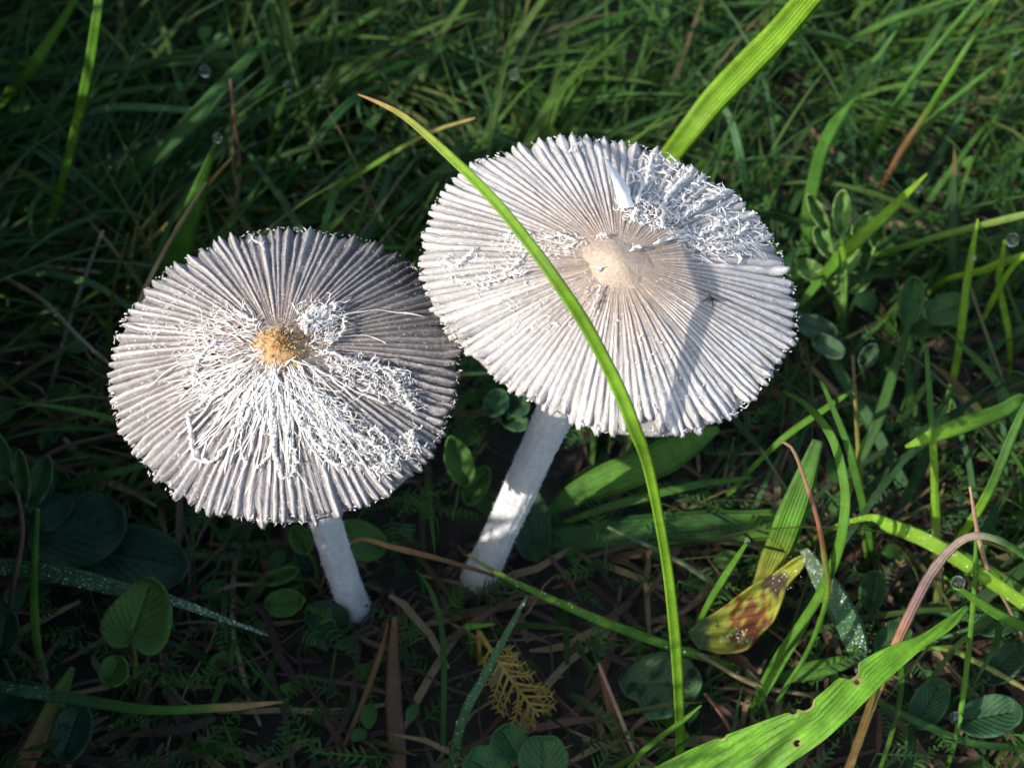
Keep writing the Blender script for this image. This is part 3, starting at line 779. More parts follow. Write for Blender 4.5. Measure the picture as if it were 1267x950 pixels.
blade(G, 'blade lit in its lower half slanting beside the jointed stem', 'grass blade', [(1170, 685, .6), (1190, 662, 1.2), (1225, 605, 2.2), (1258, 525, 3.0), (1285, 470, 3.5)], [8, 11, 12, 11, 6], [(0, BR), (.5, BR), (.6, MD), (1, MD)], roll=-.3)  # sunlight on the lower half is put into the colour stops
blade(G, 'tall green blade curving like a bow right of the pale cap', 'grass blade', [(935, 865, .2), (962, 812, 1.0), (1010, 742, 2.0), (1034, 690, 2.7), (1044, 645, 3.2), (1045, 600, 3.5), (1031, 545, 3.8), (1002, 505, 3.9), (968, 483, 3.6)], [8, 10, 12, 13, 13, 12, 11, 9, 4], [(0, MD), (.4, GR), (.6, GR), (1, MD)], roll=.35, n=60)
blade(G, 'slim dull blade running alongside the bow-shaped blade', 'grass blade', [(1082, 690, .3), (1075, 655, .9), (1062, 600, 1.7), (1045, 540, 2.3), (1015, 468, 2.8)], [8, 10, 10, 9, 4], MD, roll=.3)
blade(S, 'thin stem with reddish hooked tip beside the pale cap', 'grass stem', [(955, 880, .2), (972, 850, .6), (1002, 800, 1.3), (1024, 735, 2.2), (1020, 690, 2.8), (1012, 645, 3.2), (998, 600, 3.5), (981, 556, 3.8), (964, 545, 3.7)], [5, 6, 6, 7, 7, 6, 5, 4, 3], [(0, MD), (.45, GR), (.62, YG), (.72, RB), (.92, (.4, .25, .15)), (1, ST)], tube=True, mat=M_GRASS)
blade(S, 'straight yellow-green thin stem behind the bow-shaped blade', 'grass stem', [(1072, 690, .2), (1067, 640, .8), (1062, 560, 1.7), (1055, 440, 3.0)], [6, 6, 6, 4], [(0, MD), (.5, YG), (.8, (.25, .22, .06)), (1, (.2, .14, .1))], tube=True, mat=M_GRASS)
blade(G, 'short green blade crossing the bow-shaped blade near its top', 'grass blade', [(955, 555, 1.5), (985, 530, 1.9), (1025, 503, 2.4), (1056, 482, 2.8)], [7, 8, 8, 3], GR, roll=.2)
blade(S, 'brown arching stem that passes under the big chewed leaf', 'grass stem', [(1035, 990, .1), (1052, 945, .8), (1078, 872, 1.6), (1102, 812, 2.0), (1128, 755, 2.5), (1152, 710, 3.0), (1180, 676, 3.4), (1205, 663, 3.6), (1240, 670, 3.5), (1285, 700, 3.0)], [10, 11, 12, 12, 13, 13, 11, 10, 9, 8], [(0, TAN), (.35, (.5, .3, .08)), (.45, (.3, .14, .05)), (.6, PU), (.8, (.25, .2, .15)), (.88, MD), (1, MD)], tube=True, n=60)
blade(G, 'bright dewy blade sloping down past the brown arching stem', 'grass blade', [(1075, 640, 1.9), (1100, 650, 2.1), (1145, 668, 2.3), (1195, 698, 2.3), (1290, 762, 2.0)], [8, 17, 19, 19, 16], [(0, MD), (.3, BR), (1, BR)], roll=-.2, dew=60)
blade(G, 'green blade with a large drop on its end under the brown arching stem', 'grass blade', [(1290, 790, 1.4), (1235, 760, 2.0), (1200, 737, 2.3), (1168, 713, 2.5)], [14, 13, 9, 3], GR, roll=.2)
drop(1185, 721, 2.55, 9, 'large dew drop under the brown arching stem')
blade(S, 'dry stem running low behind the tip of the big chewed leaf', 'grass stem', [(1290, 865, .4), (1215, 822, .8), (1170, 803, 1.0), (1110, 803, 1.0)], [6, 7, 6, 4], [(0, (.2, .14, .07)), (.6, YG), (1, GR)], tube=True)
blade(S, 'hanging thin stem with a dew drop at its lower end', 'grass stem', [(1182, 915, .5), (1192, 860, 1.0), (1200, 790, 1.6), (1206, 720, 2.2), (1208, 640, 2.8)], [6, 7, 7, 6, 4], [(0, MD), (.3, GR), (1, GR)], tube=True, mat=M_GRASS)
drop(1183, 888, .8, 8, 'dew drop on the hanging thin stem')
blade(S, 'thin bent dry stem tip above the brown arching stem', 'grass stem', [(1250, 755, 1.4), (1225, 710, 2.2), (1212, 670, 2.8), (1200, 602, 3.6)], [4, 5, 6, 3], (.38, .24, .15), tube=True)
blade(G, 'broad dark green leaf lying behind the rim of the pale cap', 'grass blade', [(676, 640, .3), (700, 618), (745, 595, .9), (800, 575), (850, 548, 1.4), (890, 530, 1.6)], [8, 26, 42, 46, 36, 8], [(0, DK), (.5, GR), (1, MD)], roll=.15, fold=.2)
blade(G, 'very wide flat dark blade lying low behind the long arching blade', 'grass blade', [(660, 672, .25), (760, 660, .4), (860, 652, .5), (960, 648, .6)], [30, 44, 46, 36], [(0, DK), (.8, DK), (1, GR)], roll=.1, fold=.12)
blade(G, 'slender mid green blade above the very wide dark one', 'grass blade', [(690, 650, .3), (760, 625, .8), (850, 602, 1.1), (930, 590, 1.2)], [6, 11, 10, 4], MD, roll=.2)
blade(S, 'thin pale stem descending across the very wide dark blade', 'grass stem', [(915, 748, .3), (885, 724, .7), (832, 690, 1.0), (752, 652, 1.0)], [5, 6, 6, 4], (.13, .17, .09), tube=True, mat=M_GRASS)
blade(G, 'small blade with bead-like drops at its upright tip near the spotted leaf', 'grass blade', [(862, 775, .4), (880, 740, 1.1), (905, 700, 1.8), (926, 668, 2.4)], [6, 8, 8, 4], GR, roll=.2)
drop(924, 669, 2.5, 4, 'dew drop on the small upright tip near the spotted leaf')
blade(G, 'translucent yellow-green blade stub between two dark leaves', 'grass blade', [(945, 720, .6), (962, 680, 1.2), (985, 620, 1.9), (1012, 545, 2.6)], [26, 36, 34, 14], [(0, YG), (.35, (.27, .3, .05)), (.55, GR), (1, MD)], roll=-.2)
blade(G, 'wet dewy bluish leaf strip beside the brown spotted leaf', 'grass blade', [(1065, 815, .5), (1055, 785, .9), (1035, 745, 1.3), (1015, 712, 1.6), (995, 680, 1.9)], [22, 32, 33, 27, 12], [(0, (.06, .17, .06)), (.5, (.08, .19, .08)), (1, (.16, .24, .12))], roll=.2, dew=260)
blade(G, 'narrow green blade climbing from below the spotted leaf', 'grass blade', [(938, 870, .3), (960, 830, .8), (990, 780, 1.3), (1015, 735, 1.7)], [9, 12, 11, 6], GR, roll=.2)
blade(G, 'green blade tip with a brown end under the wet dewy strip', 'grass blade', [(960, 840, .4), (1000, 830, .6), (1040, 820, .7), (1062, 815, .7)], [12, 22, 18, 6], [(0, MD), (.85, GR), (1, BN)], roll=.2)
blade(S, 'brown dry stalk crossing in front of the right-leaning white stem', 'grass stem', [(440, 668, 1.6), (490, 678), (550, 693, 1.5), (612, 712, 1.3)], [4, 7, 6, 5], [(0, (.4, .2, .06)), (.5, (.34, .18, .06)), (1, BN)], tube=True)
blade(G, 'dewy green blade running on from the brown dry stalk', 'grass blade', [(905, 825, .4), (826, 798, 1.0), (750, 770, 1.3), (680, 740, 1.5), (620, 711, 1.7), (578, 686, 1.9)], [10, 12, 12, 10, 7, 3], [(0, MD), (.8, GR), (1, YG)], roll=.3, dew=60)
blade(G, 'bluish dewy blade standing beside the mustard frond', 'grass blade', [(555, 965, .1), (572, 890, .9), (600, 835, 1.4), (630, 778, 1.7), (652, 738, 1.9)], [12, 13, 11, 9, 3], BL, roll=.2, dew=70)
blade(G, 'thin vertical green blade near the foot of the white stems', 'grass blade', [(545, 960, .1), (549, 880, .6), (548, 790, 1.2), (535, 735, 1.5), (515, 705, 1.6)], [6, 8, 8, 7, 3], DK, roll=.4)
blade('dead_leaf_strip', 'wide brown dead blade standing below the grey mushroom stem', 'dead blade', [(492, 965, .1), (488, 890, .5), (486, 830, .8), (488, 762, 1.1)], [24, 24, 17, 6], [(0, (.12, .08, .045)), (.5, BN), (1, (.12, .07, .03))], roll=.2, mat=M_STRAW)
blade('dead_leaf_strip', 'thin rust brown dead blade leaning on the wide dead one', 'dead blade', [(425, 925, .2), (448, 870, .5), (470, 810, .8), (480, 770, 1.0)], [5, 7, 7, 3], [(0, BN), (1, (.16, .085, .03))], roll=.2, mat=M_STRAW)
blade('dead_leaf_strip', 'brown and green dying strip below the heart-shaped leaf', 'dead blade', [(15, 975, .2), (45, 915, .6), (70, 865, .9), (90, 825, 1.1)], [30, 30, 26, 8], [(0, BN), (.4, (.26, .13, .06)), (.7, (.14, .16, .04)), (1, MD)], roll=.3, mat=M_STRAW)
blade('dead_leaf_strip', 'dark brown dead strip under the foot of the heart-shaped leaf', 'dead blade', [(235, 930, .1), (220, 880, .3), (200, 815, .4)], [12, 18, 12], (.07, .045, .035), roll=.2, mat=M_STRAW)
blade('dead_leaf_strip', 'reddish dead strip lying beside the spotted torn leaf', 'dead blade', [(770, 930, .15), (755, 870, .4), (742, 820, .6)], [14, 14, 5], (.16, .07, .04), roll=.2, mat=M_STRAW)
blade(S, 'thin pale dead stalk leaning over the reddish dead strip', 'grass stem', [(790, 945, .3), (765, 880, .9), (740, 820, 1.3)], [4, 5, 3], (.3, .2, .14), tube=True)
blade(G, 'long grey-green blade covered in dew beads above the heart-shaped leaf', 'grass blade', [(-15, 701, .9), (70, 711, 1.4), (150, 729, 1.7), (215, 744, 1.7), (262, 760, 1.5), (332, 786, 1.0)], [25, 24, 20, 13, 8, 3], BL, roll=.15, dew=420, fold=.2)
blade(G, 'long low blade ending in a tan dried tip under the heart-shaped leaf', 'grass blade', [(-15, 849, .8), (85, 864, 1.1), (190, 878, 1.2), (285, 874, 1.1), (350, 868, .8)], [16, 16, 12, 10, 3], [(0, BL), (.4, BL), (.6, MD), (.78, GR), (.85, TAN), (1, TAN)], roll=.2, dew=50, dew_range=(0, .4))
blade(S, 'pale green upright stalk beside the beaded grey-green blade', 'grass stem', [(53, 828, .2), (45, 790, .7), (42, 722, 1.5), (46, 630, 2.4)], [11, 11, 10, 6], [(0, (.25, .3, .15)), (.4, GR), (1, MD)], tube=True, mat=M_GRASS)
blade(S, 'brown kinked stem crossing the beaded grey-green blade', 'grass stem', [(8, 770, .3), (18, 715, 1.7), (28, 660, 2.2), (22, 610, 2.4)], [5, 6, 6, 4], (.13, .08, .05), tube=True)
blade(G, 'pale arching blade in the shade left of the grey cap', 'grass blade', [(-10, 340, .6), (50, 338, 1.0), (115, 352, 1.3), (170, 388, 1.3)], [6, 9, 10, 5], BL, roll=-.2)
blade(S, 'pale dry stem lying straight toward the grey cap rim', 'grass stem', [(-8, 338, .4), (50, 370, .9), (100, 420, 1.2), (142, 456, 1.3)], [6, 6, 6, 3], (.2, .17, .11), tube=True)
blade(S, 'level straw stalk above the pale arching blade', 'grass stem', [(-8, 330, .3), (50, 330, .5), (110, 336, .5), (180, 345, .4)], [5, 5, 5, 3], (.22, .2, .12), tube=True)
blade(S, 'dry stem slanting away under the grey cap rim', 'grass stem', [(55, 490, .1), (85, 400, .6), (110, 330, 1.0), (128, 285, 1.2)], [5, 5, 5, 3], (.17, .15, .1), tube=True)
blade(G, 'dark blade pointing at the lower rim of the grey cap', 'grass blade', [(50, 605, .4), (90, 598, .9), (140, 585, 1.2), (200, 570, 1.0)], [8, 11, 10, 4], DK, roll=.2)
blade(S, 'brown twig crossing near the curled pale leaf', 'grass stem', [(20, 590, .2), (75, 555, .7), (150, 535, .9)], [5, 6, 3], (.13, .1, .06), tube=True)
blade(G, 'thin blade rising from the bottom edge beside the long arching blade', 'grass blade', [(770, 960, .3), (800, 925, .9), (840, 895, 1.4), (868, 872, 1.7)], [6, 7, 6, 2], GR, roll=.2)
blade(S, 'thin brown twig in the litter under the big chewed leaf', 'grass stem', [(905, 905, .2), (890, 880, .5), (872, 858, .8)], [4, 5, 3], (.2, .1, .05), tube=True)
blade(G, 'dark blade running under the tip of the big chewed leaf', 'grass blade', [(1290, 925, .3), (1200, 918, .5), (1110, 880, .7), (1060, 850, .7)], [9, 10, 9, 5], DK, roll=.2)
blade(S, 'straw stem lying across the dark litter below the spotted leaf', 'grass stem', [(1000, 860, .3), (930, 845, .5), (850, 800, .8)], [5, 6, 4], (.2, .16, .08), tube=True)

# ------------------------------------------------------------------ leaves traced as outlines
def poly_leaf(outline, mid, hs, col, cup=.12, rings=6, wave=.03, edge=None, spots=None):
    """leaf sheet: outline in pixels around a midrib pixel line; heights run along the midrib"""
    mb = MB(); O = np.array(outline, float); k0 = len(O)
    O = spline(np.vstack((np.c_[O, np.zeros(k0)], [O[0, 0], O[0, 1], 0])), 49)[:-1, :2]; k = len(O)
    A, Bm = np.array(mid[0], float), np.array(mid[1], float); ax = Bm - A; L2 = ax @ ax
    s = np.clip(((O - A) @ ax) / L2, -.25, 1.1); foot = A + np.clip(s, .08, .92)[:, None] * ax
    hh = lambda s_: hs[0] + (hs[1] - hs[0]) * s_
    Vs = []; Cs = []; Us = []
    for i in range(rings + 1):
        q = i / rings; P = foot * (1 - q) + O * q
        ss_ = np.clip(((P - A) @ ax) / L2, -.25, 1.1)
        h = hh(ss_) + cup * q ** 1.5 + wave * q * np.sin(np.arange(k) / k * 6.28 * 5 + 1)
        V = np.array([at(x, y, z) for (x, y), z in zip(P, h)]); Vs.append(V)
        c = np.tile(np.asarray(col, float), (k, 1)) * (1.0 + .25 * (q < .08))
        if edge is not None and q > .9: c = np.tile(np.asarray(edge, float), (k, 1))
        if spots is not None: c = spots(P, c)
        Cs.append(c); Us.append(np.stack((np.full(k, q), ss_, np.zeros(k)), 1))
    f = []
    for i in range(rings):
        for j in range(k):
            j2 = (j + 1) % k; f.append((i * k + j, i * k + j2, (i + 1) * k + j2, (i + 1) * k + j))
    V = np.concatenate(Vs)
    mb.add(V, f, np.concatenate(Cs), np.concatenate(Us))
    return mb
def stalk(mb_name, a, b, rad, col, parent, origin):
    a = np.asarray(a, float); b = np.asarray(b, float); m = (a + b) / 2 + np.array((.05, .03, .1))
    mb = MB(); add_tube(mb, spline([a, m, b], 12), np.linspace(rad * 1.2, rad, 12), np.asarray(col), 6)
    return mb.build(mb_name, M_WEED, parent, origin)
def ground_at(p, dx=0.0, dy=0.0): return np.array((p[0] + dx, p[1] + dy, -.12))
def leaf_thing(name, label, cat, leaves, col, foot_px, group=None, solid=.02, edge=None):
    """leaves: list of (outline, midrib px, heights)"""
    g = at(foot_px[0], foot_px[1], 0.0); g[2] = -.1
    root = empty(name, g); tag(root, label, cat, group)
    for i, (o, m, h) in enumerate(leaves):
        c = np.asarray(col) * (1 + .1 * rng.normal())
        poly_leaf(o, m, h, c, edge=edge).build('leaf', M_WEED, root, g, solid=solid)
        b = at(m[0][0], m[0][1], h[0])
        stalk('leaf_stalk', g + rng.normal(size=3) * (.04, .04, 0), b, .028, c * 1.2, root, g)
    return root
def ell(cx, cy, a, b, rot=0, n=14, point=0.0, notch=0.0):
    """oval pixel outline; the tip end (rot direction) may be pointed or notched; returns outline and midrib"""
    t = np.linspace(0, 2 * math.pi, n, endpoint=False); rr = np.ones(n)
    x = np.cos(t); y = np.sin(t) * (1 - point * np.maximum(0, np.cos(t)) ** 2 * .75)
    x = x - notch * np.exp(-(np.angle(np.exp(1j * t)) / .35) ** 2)
    x = x * a * (1 + .02 * rng.normal(size=n)); y = y * b
    c, s = math.cos(math.radians(rot)), math.sin(math.radians(rot))
    P = [(cx + u * c + v * s, cy + u * s * -1 + v * c) for u, v in zip(x, y)]
    return P, ((cx - a * .95 * c, cy + a * .95 * s), (cx + a * .9 * c, cy - a * .9 * s))
def oval(cx, cy, a, b, rot, h0, h1, point=0.0, notch=0.0):
    o, m = ell(cx, cy, a, b, rot, point=point, notch=notch); return (o, m, (h0, h1))

heart = [(187, 714), (203, 728), (212, 750), (210, 780), (202, 800), (188, 810), (174, 806), (164, 792), (156, 798), (143, 801), (129, 793), (123, 776), (130, 757), (148, 738), (166, 721)]
leaf_thing('heart_leaf_plant', 'heart-shaped green leaf with a smaller round leaf below it', 'leaf plant',
           [(heart, ((163, 786), (186, 718)), (1.5, 1.9)), oval(141, 829, 19, 18, 60, 1.1, 1.2, .3)], (.075, .17, .035), (165, 850))
leaf_thing('clover', 'round notched clover leaves at the bottom edge by the mustard frond', 'clover',
           [oval(672, 940, 33, 31, 90, .9, 1.2, notch=.12), oval(602, 950, 30, 28, 150, .8, 1.0, notch=.1), oval(630, 918, 22, 24, 120, .9, 1.0)], (.06, .16, .05), (640, 985))
leaf_thing('clover', 'large dark clover leaves in shade left of the grey stem', 'clover',
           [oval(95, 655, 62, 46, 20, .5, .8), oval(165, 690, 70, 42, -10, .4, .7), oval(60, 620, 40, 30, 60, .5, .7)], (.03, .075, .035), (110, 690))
leaf_thing('broad_weed', 'dark oval leaf lying beside the brown and green dying strip', 'weed',
           [oval(88, 905, 36, 24, 70, .5, .8), oval(20, 868, 34, 26, 20, .4, .7), oval(5, 782, 28, 17, 80, .5, .8)], (.035, .10, .05), (70, 950))
leaf_thing('broad_weed', 'small bright green leaves between the stem feet of the mushrooms', 'weed',
           [oval(352, 745, 24, 17, 10, .5, .7, .4), oval(372, 668, 18, 13, 120, .7, .9), oval(445, 668, 34, 24, 160, .5, .8), oval(348, 712, 22, 9, 20, .6, .8, .5)], (.06, .15, .03), (392, 720))
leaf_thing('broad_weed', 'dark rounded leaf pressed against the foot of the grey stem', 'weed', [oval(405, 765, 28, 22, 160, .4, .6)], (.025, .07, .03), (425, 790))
leaf_thing('clover', 'pale round clover leaflets in the gap between the two mushroom caps', 'clover',
           [oval(614, 498, 17, 15, 60, .9, 1.1), oval(640, 502, 15, 14, 0, .9, 1.1), oval(636, 520, 18, 12, -20, .8, 1.0)], (.05, .13, .055), (625, 520))
leaf_thing('broad_weed', 'upright bright pointed leaf between the grey cap and leaning stem', 'weed', [oval(568, 570, 32, 17, 110, 1.0, 1.5, .7), oval(590, 600, 26, 14, 60, .7, .9, .5)], (.07, .17, .03), (585, 610))
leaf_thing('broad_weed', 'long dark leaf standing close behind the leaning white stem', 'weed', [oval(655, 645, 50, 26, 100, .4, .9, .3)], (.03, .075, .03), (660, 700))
leaf_thing('curled_leaf_plant', 'pale curled leaf beside darker leaves left of the grey cap', 'leaf plant',
           [oval(26, 590, 34, 9, 95, 1.5, 1.9, .4), oval(48, 595, 32, 14, 70, 1.1, 1.5, .4), oval(-5, 560, 34, 16, 110, 1.2, 1.5, .5)], (.085, .17, .06), (35, 650))
leaf_thing('dewy_weed', 'leafy weed with dewy pale leaves round the sunlit blade', 'weed',
           [oval(1012, 263, 26, 8, 118, 2.1, 2.6, .6), oval(1042, 263, 27, 11, 88, 2.1, 2.5, .2), oval(1072, 277, 22, 11, 40, 1.55, 1.85, .3), oval(1020, 300, 22, 10, 120, 1.05, 1.35, .3),
            oval(1048, 320, 22, 14, 60, 1.05, 1.25), oval(1085, 290, 16, 8, 80, 1.25, 1.55), oval(1060, 348, 18, 13, 30, 0.55, 0.65), oval(1005, 335, 22, 12, 150, 0.55, 0.65), oval(1030, 345, 17, 11, 100, 0.55, 0.85)],
           (.13, .25, .06), (1040, 400), edge=(.17, .28, .09))
leaf_thing('broad_weed', 'pair of dark round leaves below the pale slanting stalk', 'weed', [oval(1172, 382, 28, 19, 20, 1.0, 1.2), oval(1128, 372, 30, 15, 80, .9, 1.2), oval(1150, 405, 26, 12, 10, .8, .9)], (.05, .13, .035), (1140, 420))
leaf_thing('broad_weed', 'wet shining leaf low beside the rim of the pale cap', 'weed', [oval(1025, 428, 22, 12, -30, .9, 1.1), oval(1075, 440, 16, 10, 60, 1.0, 1.2, .3), oval(1010, 405, 26, 14, 160, .8, .9)], (.06, .12, .06), (1045, 455))
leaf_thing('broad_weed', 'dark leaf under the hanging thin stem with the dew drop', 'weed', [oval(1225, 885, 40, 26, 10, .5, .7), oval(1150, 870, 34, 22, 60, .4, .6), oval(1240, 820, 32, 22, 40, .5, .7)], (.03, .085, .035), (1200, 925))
leaf_thing('broad_weed', 'rounded dark leaves beside the mossy right edge near the jointed stem', 'weed', [oval(1105, 790, 26, 20, 50, .5, .7), oval(1080, 730, 24, 16, 80, .6, .8), oval(1235, 770, 30, 16, 10, .7, .8)], (.04, .11, .035), (1100, 820))

# the torn dark leaf behind the long blade
def spots_dark(P, c):
    n = np.sin(P[:, 0] * .13) * np.sin(P[:, 1] * .17 + 1.3) + .5 * np.sin(P[:, 0] * .31 + P[:, 1] * .22)
    return np.where((n > .35)[:, None], c * .3, c)
g = at(805, 880, 0)
o = poly_leaf([(765, 840), (785, 818), (812, 806), (838, 808), (858, 822), (868, 845), (855, 868), (832, 885), (800, 888), (790, 868), (775, 860)], ((770, 845), (860, 845)), (.35, .6), (.06, .13, .05), spots=spots_dark).build('torn_leaf', M_WEED, None, g, solid=.02)
tag(o, 'dark blotched torn leaf in the litter behind the long arching blade', 'leaf')

# yellowing leaf with a brown rotting patch
def spots_rot(P, c):
    d = np.hypot((P[:, 0] - 928) / 26, (P[:, 1] - 770) / 34); n = .35 * np.sin(P[:, 0] * .35 + 2 * np.sin(P[:, 1] * .2)) + .25 * np.sin(P[:, 1] * .5)
    c = np.where((d + n < .9)[:, None], np.array((.16, .05, .015)), c)
    e = np.hypot((P[:, 0] - 960) / 22, (P[:, 1] - 722) / 12)
    c = np.where((e + n < 1)[:, None], np.array((.07, .05, .03)), c)
    return np.where((P[:, 0] < 878)[:, None], np.array((.10, .15, .05)), c)
g = at(925, 800, 0); g[2] = -.05
o = poly_leaf([(853, 782), (870, 768), (895, 752), (918, 735), (940, 720), (962, 708), (984, 692), (998, 688), (990, 705), (975, 722), (966, 745), (955, 770), (940, 785), (925, 802), (900, 808), (880, 806), (862, 798)],
              ((858, 790), (992, 692)), (.55, 1.5), (.26, .29, .035), cup=.1, rings=12, wave=.06, spots=spots_rot).build('rotting_leaf', M_WEED, None, g, solid=.025)
tag(o, 'yellow-green leaf with a wet brown rotting patch', 'leaf')
mb = MB()
for _ in range(60):
    x, y = (912 + rng.normal() * 12, 786 + rng.normal() * 5) if rng.random() < .5 else (968 + rng.normal() * 12, 712 + rng.normal() * 9)
    add_ball(mb, at(x, y, np.interp(x, (860, 990), (.75, 1.6))), abs(rng.normal()) * .005 + .004, (1, 1, 1), 1)
mb.build('dew', M_BEAD, o, g)['kind'] = 'stuff'

# big bright leaf, folded along its midrib, chewed at one edge and holed
def chewed_leaf():
    pts = [(800, 1010, 1.6), (893, 957, 2.1), (958, 922, 2.5), (1012, 891, 2.8), (1062, 847, 3.05), (1101, 816, 3.15), (1140, 793, 3.2), (1172, 772, 3.2), (1196, 751, 3.1)]
    W3 = trace(pts); d = (W3 - CAM) @ FWD / F
    up_w = np.array([50, 44, 34, 25, 22, 16, 8, 7, 3]) * d      # upper edge half width
    lo_w = np.array([44, 36, 28, 22, 19, 15, 8, 7, 3]) * d      # lower edge half width
    n, m = 190, 51
    X = spline(np.c_[W3, up_w, lo_w], n); C = X[:, :3]; T, W, Nn = frames(C, -.15)
    if np.dot(W[n // 2], UP) < 0: W = -W
    v = np.linspace(-1, 1, m); s = np.linspace(0, 1, n); pr = project(C)
    V = np.zeros((n, m, 3)); Cc = np.zeros((n, m, 3)); U = np.zeros((n, m, 3))
    bite = np.ones(n)
    for x0, wd, dp in ((1010, 4, .18), (1026, 8, .26), (1078, 8, .5), (930, 4, .07)):
        bite -= dp * np.exp(-((pr[:, 0] - x0 + 14) / wd) ** 4)
    for j, q in enumerate(v):
        hw = np.where(q > 0, X[:, 3] * bite, X[:, 4])
        z = .16 * abs(q) ** 1.2 * hw + .04 * np.sin(s * 22 + q * 2) * abs(q) * hw + .012 * hw * np.sin(q * 19)
        V[:, j] = C + W * (q * hw)[:, None] + Nn * z[:, None]
        Cc[:, j] = np.array((.115, .28, .018)) * (1 + .25 * (abs(q) < .04)) * (1 + .05 * math.sin(q * 19)) * (1 + .03 * rng.normal(size=(n, 1)))
        U[:, j] = np.stack((np.full(n, q), s, 0 * s), 1)
    P2 = project(V.reshape(-1, 3)).reshape(n, m, 3); f = []
    for hx, hy in ((986, 919), (1060, 843)):
        near = np.exp(-(np.hypot(P2[..., 0] - hx, P2[..., 1] - hy) / 7) ** 4)[..., None]
        Cc = Cc * (1 - near) + near * np.array((.22, .20, .06))
    edge = ((1 - bite).clip(0, .12) / .12)[:, None] * ss(v[None], .80, 1.0); Cc = Cc * (1 - edge[..., None]) + edge[..., None] * np.array((.28, .24, .10))
    pale = (.16 * np.sin(s * 31 + 1)[:, None] * np.sin(v * 3 + 2)[None] + .10 * np.sin(s * 74)[:, None]); Cc = Cc * (1 + pale[..., None])
    for i in range(n - 1):
        for j in range(m - 1):
            x, y = P2[i:i + 2, j:j + 2, 0].mean(), P2[i:i + 2, j:j + 2, 1].mean()
            if any(((x - hx) / ha) ** 2 + ((y - hy) / hb) ** 2 < 1 for hx, hy, ha, hb in ((986, 919, 3.5, 4.5), (1060, 843, 4, 3.5))): continue
            f.append((i * m + j, i * m + j + 1, (i + 1) * m + j + 1, (i + 1) * m + j))
    g = C[0].copy(); g[2] = -.1
    root = empty('chewed_leaf', g); tag(root, 'big bright green leaf with chewed edge and small holes', 'leaf')
    mb = MB(); mb.add(V.reshape(-1, 3), f, Cc.reshape(-1, 3), U.reshape(-1, 3)); mb.build('leaf', M_WEED, root, g, solid=.02)
    stalk('leaf_stalk', g, C[0], .07, (.12, .22, .04), root, g)
chewed_leaf()

# mustard feathery frond
def frond():
    pts = [(592, 780, .95), (613, 812, .95), (638, 848, .85), (667, 886, .6)]
    W3 = trace(pts); C = spline(W3, 40); g = C[0].copy(); g[2] = -.05
    root = empty('dead_frond', g); tag(root, 'mustard yellow feathery frond lying in the dark litter', 'frond')
    T, W, Nn = frames(C); col = np.array((.38, .29, .06))
    mb = MB(); add_tube(mb, np.vstack((g, C)), np.r_[.03, np.linspace(.032, .014, 40)], col, 6); mb.build('midrib', M_WEED, root, g)
    for i in range(9, 39, 3):
        for sgn in (-1, 1):
            l = .34 * math.sin(math.pi * (i - 4) / 38) ** .6 + .05
            d = unit(W[i] * sgn + T[i] * rng.uniform(.35, 1.1) + Nn[i] * rng.normal() * .2); l *= rng.uniform(.65, 1.15); e = np.array([C[i], C[i] + d * l * .5 + Nn[i] * .02, C[i] + d * l])
            mb = MB(); add_tube(mb, spline(e, 8), np.linspace(.022, .012, 8), col * (1 + .1 * rng.normal()), 5)
            for q in (.45, .7, .9):
                for s2 in (-1, 1):
                    b = C[i] + d * l * q; dd = unit(d + s2 * unit(np.cross(d, Nn[i])) * .9)
                    add_tube(mb, np.array([b, b + dd * .05, b + dd * .10]), np.array((.014, .013, .006)), col, 4)
            mb.build('pinna', M_WEED, root, g)
frond()
# little green fruit with a beak
mb = MB(); p = at(579, 775, 1.0); e = at(612, 772, 1.15); fo = ground_at(p)
add_ball(mb, p, .055, (.10, .28, .04), 2); add_tube(mb, np.array([p, p * .5 + e * .5, e]), np.array((.05, .035, .012)), (.11, .3, .04), 7)
add_tube(mb, np.array([fo, fo * .5 + p * .5 + (.04, 0, 0), p]), np.array((.02, .018, .018)), (.10, .2, .04), 6)
tag(mb.build('seed_pod', M_WEED, None, fo), 'tiny bright green beaked seed pod above the mustard frond', 'seed pod')

# ------------------------------------------------------------------ smaller grass blades one by one, then the mass of grass
ell_caps = [(352, 467, 222, 188), (753, 360, 240, 195)]
def hides_hero(P):
    q = project(P); x, y, d = q[:, 0], q[:, 1], q[:, 2]
    for cx, cy, a, b in ell_caps:
        if np.any((((x - cx) / a) ** 2 + ((y - cy) / b) ** 2 < 1) & (d < 17.0)): return True
    if np.any((x > 385) & (x < 475) & (y > 630) & (y < 742)): return True
    tx = 690 - (y - 500) * .52
    if np.any((np.abs(x - tx) < 42) & (y > 500) & (y < 712)): return True
    return False
def make_curve(x, y, L, az, lean, droop, n=9):
    P = [np.array((x, y, -.15))]; el = math.radians(90 - lean); a = az
    for i in range(n - 1):
        P.append(P[-1] + np.array((math.cos(a) * math.cos(el), math.sin(a) * math.cos(el), math.sin(el))) * L / (n - 1))
        el -= droop / (n - 1); a += rng.normal() * .06
        if P[-1][2] < .12 and el < 0: el *= .3
    return np.array(P)
